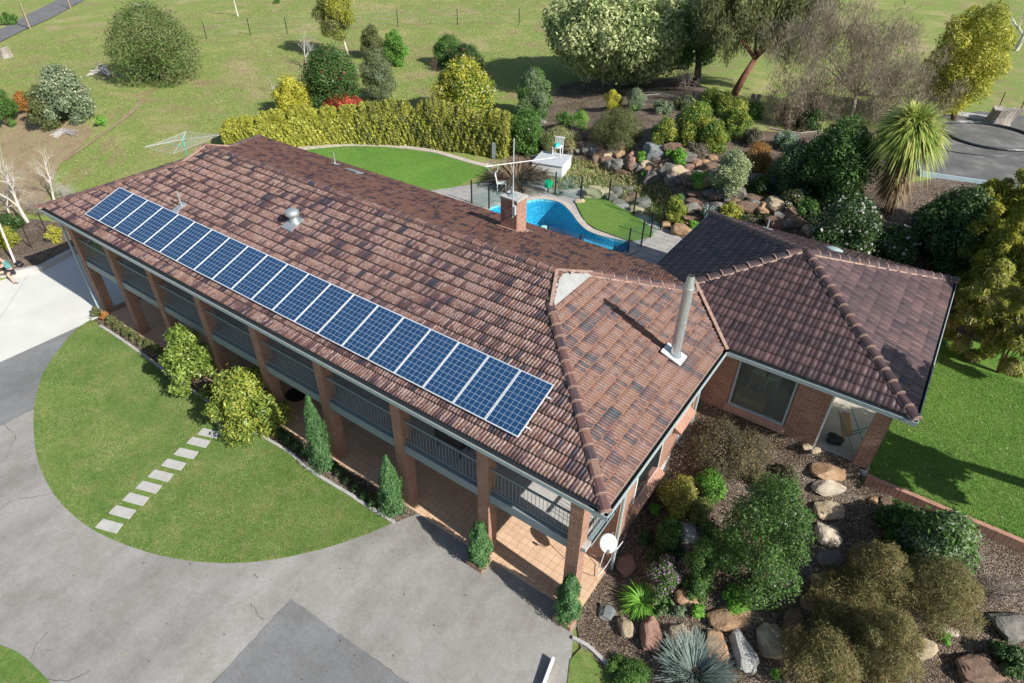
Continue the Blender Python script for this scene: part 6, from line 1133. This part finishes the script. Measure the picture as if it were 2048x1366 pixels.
# clothes line
hub = atz(365, 279, 4.25); t = thing('clothes_hoist', (hub[0], hub[1], h(hub[0], hub[1])), 'green and silver rotary clothes hoist on the back lawn', 'clothes line'); hz = h(hub[0], hub[1])
gp = plain('hoist_green', (.06, .42, .34), .4); mb = MB(); mb.tube([(hub[0], hub[1], hz-.1), tuple(hub)], .032, 8); mb.tube([tuple(hub), (hub[0], hub[1], hub[2]+.28)], .022, 8); mb.build('mast', gp, t)
R_ = 1.95; a0 = None; tipw = [atz(290, 294, 4.5), atz(372, 263, 4.5), atz(439, 270, 4.5), atz(347, 307, 4.5)]
for q in tipw: mb = MB(); mb.tube([tuple(hub), tuple(q)], .016, 6); mb.build('arm', MT['aerial'], t)
for q in tipw: mb = MB(); m_ = hub+(q-hub)*.45; mb.tube([(hub[0], hub[1], hub[2]-.35), tuple(m_)], .012, 6); mb.build('strut', gp, t)
mb = MB()
for f in (.35, .48, .61, .74, .87, 1.):
    for k in range(4): a, b = hub+(tipw[k]-hub)*f, hub+(tipw[(k+1) % 4]-hub)*f; mb.tube([tuple(a), tuple((a+b)/2-np.array([0, 0, .03])), tuple(b)], .005 if f < 1 else .010, 4, cap=False)
mb.build('wires', MT['aerial'], t)
# concrete slab roof with hose, stump
sz = 4.35; pl = [atz(1843, 343, sz), atz(2048, 372, sz), atz(2260, 402, sz), atz(2260, 250, sz), atz(1960, 222, sz), atz(1880, 232, sz), atz(1824, 262, sz)]
t = thing('water_tank', (pl[0][0], pl[0][1], 2.6), 'flat grey concrete tank with a pale blue fascia behind the annex', 'tank'); k = len(pl); mb = MB(); mb.add([(p[0], p[1], sz-.22) for p in pl]+[(p[0], p[1], sz) for p in pl], [tuple(range(k))[::-1], tuple(range(k, 2*k))]+[(i, (i+1) % k, k+(i+1) % k, k+i) for i in range(k)])
mb.build('roof_slab', mottled('stained_slab', [(.3, (.085, .085, .083)), (.5, (.125, .125, .12)), (.68, (.22, .21, .20))], .7, .85, 40, .4, .006), t)
cm = sum(pl)/k; mb = MB(); V = [cm+(p-cm)*.93 for p in pl]; mb.add([(p[0], p[1], 2.) for p in V]+[(p[0], p[1], sz-.221) for p in V], [(i, (i+1) % k, k+(i+1) % k, k+i) for i in range(k)]); mb.build('wall', MT['trough'], t)  # near-black recessed box paints the shaded void below the slab
mb = MB(); mb.bar((pl[0][0], pl[0][1]-.03, sz-.11), (pl[1][0], pl[1][1]-.03, sz-.11), .05, .26); mb.bar((pl[0][0]-.03, pl[0][1], sz-.11), (pl[6][0]-.03, pl[6][1], sz-.11), .05, .26); mb.build('fascia', plain('pale_blue_fascia', (.45, .6, .66), .5), t)
hc = atz(1980, 272, sz+.03); tA = atz(1908, 266, sz+.03); tB = atz(1985, 302, sz+.03); ra = np.linalg.norm((hc-tA)[:2]); rb = np.linalg.norm((hc-tB)[:2]); rr = (ra+rb)/2
mb = MB(); pts = []
for i in range(150): a = i/150*2*math.pi*4.3; q = rr*(1+.03*math.sin(a*.37)+.035*(i/150)); pts.append((hc[0]+q*math.cos(a), hc[1]+q*math.sin(a), sz+.045+.012*math.sin(a*1.3)+.012*(i//35)))
mb.tube(pts, .035, 6, cap=True); tag(mb.build('hose_coil', plain('black_poly_pipe', (.02, .03, .035), .4)), 'big coil of black poly pipe lying on the concrete slab', 'pipe coil')
pts = dense([tuple(atz(*q, sz+.03)[:2]) for q in ((1872, 296), (1905, 303), (1960, 310), (2010, 312), (2060, 305), (2100, 290))], 5); mb = MB(); mb.tube([(p[0], p[1], sz+.03) for p in pts], .022, 6); tag(mb.build('poly_pipe', plain('black_poly_pipe', (.02, .03, .035), .4)), 'single curved length of black pipe in front of the coil on the slab', 'pipe')
mb = MB(); a = atz(1952, 236, sz); rbox(mb, a, 1.3, .5, sz, sz+.12, .05); tag(mb.build('concrete_block', MT['kerb']), 'flat pale block on the back edge of the concrete slab', 'concrete block')
def stump(px, py, r, hh, label, z=None, seed=1, lean=(0, 0), name='tree_stump'):
    p = at(px, py) if z is None else atz(px, py, z); rg = np.random.default_rng(seed); n = 22; V = []; 
    for j, (f, q) in enumerate(((-.15, 1.35), (.1, 1.15), (.5, 1.), (1., 1.04), (.93, .6), (.85, .1))):
        for k in range(n): a = 2*math.pi*k/n; w_ = r*q*(1+.1*math.sin(a*3+seed)+.05*math.sin(a*7+seed*2)+rg.normal()*.02); V.append((p[0]+w_*math.cos(a)+lean[0]*f*hh, p[1]+w_*math.sin(a)+lean[1]*f*hh, p[2]+hh*f*(1+(rg.normal()*.03 if j == 3 else 0))))
    F = [(j*n+k, j*n+(k+1) % n, j*n+n+(k+1) % n, j*n+n+k) for j in range(5) for k in range(n)]+[tuple(range(5*n, 6*n))]; mb = MB(); mb.add(V, F); tag(mb.build(name, mottled('grey_weathered_wood', [(.3, (.18, .16, .14)), (.7, (.42, .38, .33))], 5, .9, 30, .8, .02, stretch=(3, 3, .4))), label, 'stump')
stump(1990, 246, .55, .85, 'wide hollow grey tree stump standing on the concrete slab', sz, 1, (.15, 0)); stump(2008, 240, .3, .7, 'narrow leaning grey stump beside the hollow one', sz, 2, (.6, .1)); stump(12, 114, .42, .7, 'pale grey tree stump near the far road at the left edge', None, 3)
for i, (q, lb) in enumerate((((1504, 208), 'left'), ((1513, 209), 'right'))):
    stump(q[0], q[1], .12, .6, lb+' of two small pale cut trunks on the back lawn', None, 5+i, (.05*(i*2-1), 0))
# pickets and field fences
def picket(px, py, hh, label, group, lean=(0, 0), wd=.045, mat='dmetal', name='star_picket', cat='fence post', fixed=None):
    p = at(px, py); mb = MB(); mb.bar((p[0], p[1], p[2]-.2), (p[0]+lean[0], p[1]+lean[1], p[2]+hh), wd, wd*.8); tag(mb.build(name, MT[mat]), label, cat, group); return p
ff = [picket(*q, 1.45, 'thin dark post of the wire fence across the back field', 'posts of the back field fence', wd=.06) for q in ((413, 77), (501, 70), (575, 68), (690, 60), (796, 52), (915, 50), (1038, 49))]
t = None; mb = MB()
for zz in (.35, .75, 1.1, 1.4):
    for a, b in zip(ff, ff[1:]): mb.tube([(a[0], a[1], a[2]+zz), (b[0], b[1], b[2]+zz)], .008, 4, cap=False)
tag(mb.build('fence_wires', MT['galv']), 'thin wires strung between the dark posts of the back field', 'wire fence')
picket(60, 58, 2.3, 'pale timber post beside the far road, the nearer one', 'timber posts beside the far road', wd=.16, mat='wood', name='timber_post'); picket(141, 17, 2.2, 'pale timber post beside the far road, the farther one', 'timber posts beside the far road', wd=.16, mat='wood', name='timber_post')
for q, lb in (((64, 497), 'left of the two dark pickets in the mulched bed by the apron'), ((94, 467), 'right of the two dark pickets in the mulched bed by the apron'), ((1995, 222), 'left dark picket behind the concrete slab'), ((2036, 232), 'right dark picket behind the concrete slab'), ((1382, 222), 'dark picket among the bushes above the rock wall')): picket(*q, 1.15, lb, 'dark steel pickets', (-.04, .03), .05)
p = at(31, 529); mb = MB(); mb.tube([(p[0], p[1], p[2]-.1), (p[0]-1.2, p[1]+.5, p[2]+2.2)], [.055, .04], 8); tag(mb.build('leaning_pole', MT['palebark']), 'pale leaning pole beside the seated person', 'pole')
for px, py in ((0, 0),):
    pass
# fallen branches
def branch(pxs, label, r=.04, mat='grtwig', seed=1, name='fallen_branch', n=1):
    mb = MB(); rg = np.random.default_rng(seed)
    for j in range(n):
        L = [at(q[0]+rg.normal()*5*(n > 1), q[1]+rg.normal()*4*(n > 1)) for q in pxs]; L = [(p[0], p[1], p[2]+r+.05*k*(n > 1)) for k, p in enumerate(L)]; mb.tube(L, [r*(1-.6*k/len(L)) for k in range(len(L))], 6)
    tag(mb.build(name, MT[mat]), label, 'branch')
branch([(1290, 192), (1320, 190), (1350, 196), (1385, 205)], 'long pale fallen branch on the mulch under the pale tree', .05); branch([(185, 148), (205, 140), (218, 150)], 'heap of bleached branches beside the large olive bush', .07, 'palebark', 2, 'branch_pile', 9); branch([(185, 150), (210, 145), (250, 155)], 'loose brown branches under the large olive bush', .03, 'twig', 3, 'branch_pile', 8)
branch([(268, 11), (290, 16)], 'pale log lying on the far grass', .12, 'palebark'); branch([(1540, 258), (1600, 268), (1650, 262)], 'dark fallen branch on the mulch below the weeping shrub', .05, 'twig'); branch([(110, 270), (130, 262), (150, 268)], 'bleached twigs heaped below the cream flowering shrub', .03, 'grtwig', 6, 'branch_pile', 14)
for a in ([(1578, 468), (1592, 440)], [(1597, 462), (1588, 440)]):
    pass
# ---------------------------------------------------------------- person
def skin(name, J, Eg, rad, mat, parent, root=0, lv=2):
    me = bpy.data.meshes.new(name); me.from_pydata([tuple(j) for j in J], Eg, []); o = link(name, me, mat, parent); md = o.modifiers.new('skin', 'SKIN')
    for v, r in zip(me.skin_vertices[0].data, rad): v.radius = r if isinstance(r, tuple) else (r, r); v.use_root = False
    me.skin_vertices[0].data[root].use_root = True; md.use_smooth_shade = True; sb = o.modifiers.new('sub', 'SUBSURF'); sb.levels = lv; sb.render_levels = lv; return o
pv = atz(22, 540, .40); rt = _r.copy(); vw = -np.array([_f[0], _f[1], 0])/np.linalg.norm(_f[:2]); up_ = np.array([0, 0, 1.])
def B_(a, b, c): return pv+rt*a+vw*b+up_*c
t = thing('person', tuple(pv-up_*.3), 'person in a dark cap, teal shirt and black shorts sitting on the concrete kerb', 'person')
sk = plain('skin', (.55, .33, .25), .6); J = [B_(0, 0, .0), B_(-.05, .02, .25), B_(-.12, .03, .44), B_(-.17, .04, .53), B_(-.22, .07, .62), B_(-.24, .08, .72),
 B_(-.03, .12, .43), B_(-.16, .27, .28), B_(-.30, .22, .42), B_(-.20, -.12, .43), B_(-.33, .0, .24), B_(-.38, .16, .38),
 B_(-.04, .1, -.02), B_(-.26, .38, .08), B_(-.40, .62, -.30), B_(-.48, .72, -.34), B_(.06, .1, -.02), B_(.12, .42, .02), B_(.36, .58, -.28), B_(.47, .62, -.31)]
skin('body', J, [(0, 1), (1, 2), (2, 3), (3, 4), (4, 5), (2, 6), (6, 7), (7, 8), (2, 9), (9, 10), (10, 11), (0, 12), (12, 13), (13, 14), (14, 15), (0, 16), (16, 17), (17, 18), (18, 19)], [.13, .12, .12, .05, .075, .07, .055, .042, .03, .055, .042, .03, .085, .06, .042, .035, .085, .06, .042, .035], sk, t)
for hnd, el_ in ((8, 7), (11, 10)):
    a = np.array(J[hnd]); d = a-np.array(J[el_]); d /= np.linalg.norm(d); s_ = np.cross(d, up_); s_ /= np.linalg.norm(s_); Jh = [a, a+d*.05]; Eh = [(0, 1)]; Rr = [.028, .032]
    for k in range(4): b0 = a+d*.08+s_*(.022*(k-1.5)); Jh += [b0, b0+d*(.035+.006*(k in (1, 2)))+up_*-.008, b0+d*.055-up_*.025]; q = len(Jh)-3; Eh += [(1, q), (q, q+1), (q+1, q+2)]; Rr += [.010, .009, .008]
    th = a+d*.03+s_*.04; Jh += [th, th+d*.04+s_*.01]; Eh += [(0, len(Jh)-2), (len(Jh)-2, len(Jh)-1)]; Rr += [.012, .009]; skin('hand', Jh, Eh, Rr, sk, t, 1, 1)
Js = [B_(0, 0, .06), B_(-.05, .02, .25), B_(-.12, .03, .45), B_(-.03, .12, .43), B_(-.10, .20, .36), B_(-.20, -.12, .43), B_(-.27, -.06, .33)]; skin('shirt', Js, [(0, 1), (1, 2), (2, 3), (3, 4), (2, 5), (5, 6)], [.16, .155, .13, .08, .07, .08, .07], plain('teal_cloth', (.10, .27, .26), .9), t)
Js = [B_(0, 0, .02), B_(-.04, .1, -.02), B_(-.19, .29, .05), B_(.06, .1, -.02), B_(.10, .32, .01)]; skin('shorts', Js, [(0, 1), (1, 2), (0, 3), (3, 4)], [.155, .11, .095, .11, .095], plain('black_cloth', (.025, .025, .03), .9), t)
hd = B_(-.24, .08, .735); bm = bmesh.new(); bmesh.ops.create_uvsphere(bm, u_segments=16, v_segments=10, radius=.108); bmesh.ops.bisect_plane(bm, geom=bm.verts[:]+bm.edges[:]+bm.faces[:], plane_co=(0, 0, -.01), plane_no=(0, 0, -1), clear_outer=True)
fw = -rt*.75+vw*.66
bmesh.ops.translate(bm, vec=tuple(hd), verts=bm.verts); k0 = [bm.verts.new(tuple(hd+np.array(fw)*f+np.cross(fw, up_)*s*.07+up_*-.0)) for f, s in ((.08, -1), (.19, -.7), (.19, .7), (.08, 1))]; bm.faces.new(k0); me = bpy.data.meshes.new('cap'); bm.to_mesh(me); bm.free(); link('cap', me, plain('navy_cap', (.02, .025, .035), .8), t)
for s in (-1, 1):
    f_ = J[15] if s < 0 else J[19]; mb = MB(); d = fw if s < 0 else rt; mb.tube([tuple(np.array(f_)-np.array(d)*.1), tuple(np.array(f_)+np.array(d)*.12)], [.05, .035], 8); mb.build('shoe', MT['wood'], t)
b_ = at(40, 531); lump('bag', tuple(b_), (.2, .16, .12), MT['dmetal'], 'black bag on the kerb beside the seated person', 'bag', 5)
# low tufts of real grass blades over the mown lawn near the camera
def blades_area(name, poly, n, hgt, col, label, z=.024, seed=1):
    rg = np.random.default_rng(seed); P = np.array(poly); lo, hi = P.min(0), P.max(0); X = rg.uniform(lo[0], hi[0], n); Y = rg.uniform(lo[1], hi[1], n); c = np.zeros(n, bool); j = len(P)-1
    for i in range(len(P)):
        cond = (P[i, 1] > Y) != (P[j, 1] > Y)
        with np.errstate(divide='ignore', invalid='ignore'): xi = (P[j, 0]-P[i, 0])*(Y-P[i, 1])/(P[j, 1]-P[i, 1])+P[i, 0]
        c ^= cond & (X < xi); j = i
    for q in sts:
        w_ = atz(*q, .03); c &= (np.hypot(X-w_[0], Y-w_[1]) > .36)
    X, Y = X[c], Y[c]; n = len(X); Z = H(X, Y)+z; a = rg.uniform(0, 6.283, n); hh = hgt*rg.uniform(.5, 1.3, n); L = rg.normal(size=(n, 2))*hgt*.7; w_ = hgt*.22
    V = np.stack([np.stack([X-np.cos(a)*w_, Y-np.sin(a)*w_, Z], 1), np.stack([X+np.cos(a)*w_, Y+np.sin(a)*w_, Z], 1), np.stack([X+L[:, 0], Y+L[:, 1], Z+hh], 1)], 1).reshape(-1, 3); F = np.arange(3*n).reshape(n, 3)
    tag(link(name, npmesh(name, V, F, 3, rg.random(n)), lm(col)), label, 'grass', kind='stuff')
LC['lawn'] = [(.13, .22, .06), (.19, .29, .08), (.27, .34, .11), (.46, .43, .22)]; LC['lawnb'] = [(.14, .26, .05), (.21, .36, .07), (.33, .45, .13)]; LC['field'] = [(.19, .23, .07), (.27, .31, .10), (.36, .38, .14), (.54, .45, .26)]
blades_area('grass', LAWN1, 230000, .032, 'lawn', 'short mown grass of the front lawn island')
blades_area('grass', [(4.6, 7.7), (12, 7.7), (12, 15), (4.6, 15)], 90000, .04, 'lawnb', 'short lush grass of the side lawn', .03)
blades_area('grass', [(-70, 3), (-31, 6), (-29, 13.5), (-19, 22), (-12, 60), (-70, 70)], 120000, .10, 'field', 'rough grass of the back field', .0)

mulch_poly = [tuple(at(*q)[:2]) for q in ((1085, 345), (1150, 322), (1210, 330), (1290, 352), (1340, 380), (1372, 440), (1330, 452), (1280, 405), (1220, 385), (1170, 378), (1110, 382))]
blades_area('ground_cover', mulch_poly, 9000, .22, 'straw', 'straw and green grassy ground cover on the slope behind the pool fence', .02, 3)
blades_area('ground_cover', mulch_poly, 9000, .16, 'green', 'low green ground cover on the slope behind the pool fence', .02, 4)
bed2 = [tuple(at(*q)[:2]) for q in ((1400, 400), (1500, 345), (1640, 300), (1700, 300), (1720, 400), (1640, 450), (1560, 470), (1440, 430))]
blades_area('ground_cover', bed2, 9000, .2, 'dark', 'dark leafy ground cover among the rocks behind the annex', .02, 5)

def litter(name, poly, n, size, col, label, z, seed):
    rg = np.random.default_rng(seed); P = np.array(poly); lo, hi = P.min(0), P.max(0); X = rg.uniform(lo[0], hi[0], n); Y = rg.uniform(lo[1], hi[1], n); Z = H(X, Y)+z+.006
    V, F, r_ = leaf_geo(np.stack([X, Y, Z], 1), unit(np.stack([rg.normal(size=n)*.3, rg.normal(size=n)*.3, np.ones(n)], 1)), size, .5, rg=rg); tag(link(name, npmesh(name, V, F, 4, r_), lm(col)), label, 'leaf litter', kind='stuff')
litter('leaf_litter', [(-25, -8), (1, 1)], 260, .05, 'skirt', 'dry leaves scattered thinly over the driveway and front lawn', .03, 91)
litter('leaf_litter', [(.0, -1.5), (9, 7.4)], 2600, .07, 'skirt', 'dry leaves and bark flakes over the mulch of the right-hand garden', .02, 92)
litter('leaf_litter', [(4.6, 7.7), (12, 15)], 160, .06, 'cream', 'pale fallen leaves on the side lawn', .05, 93)
litter('leaf_litter', [(-16, 18), (4, 30)], 2600, .09, 'skirt', 'dry leaves over the mulch of the rear garden', .03, 94)
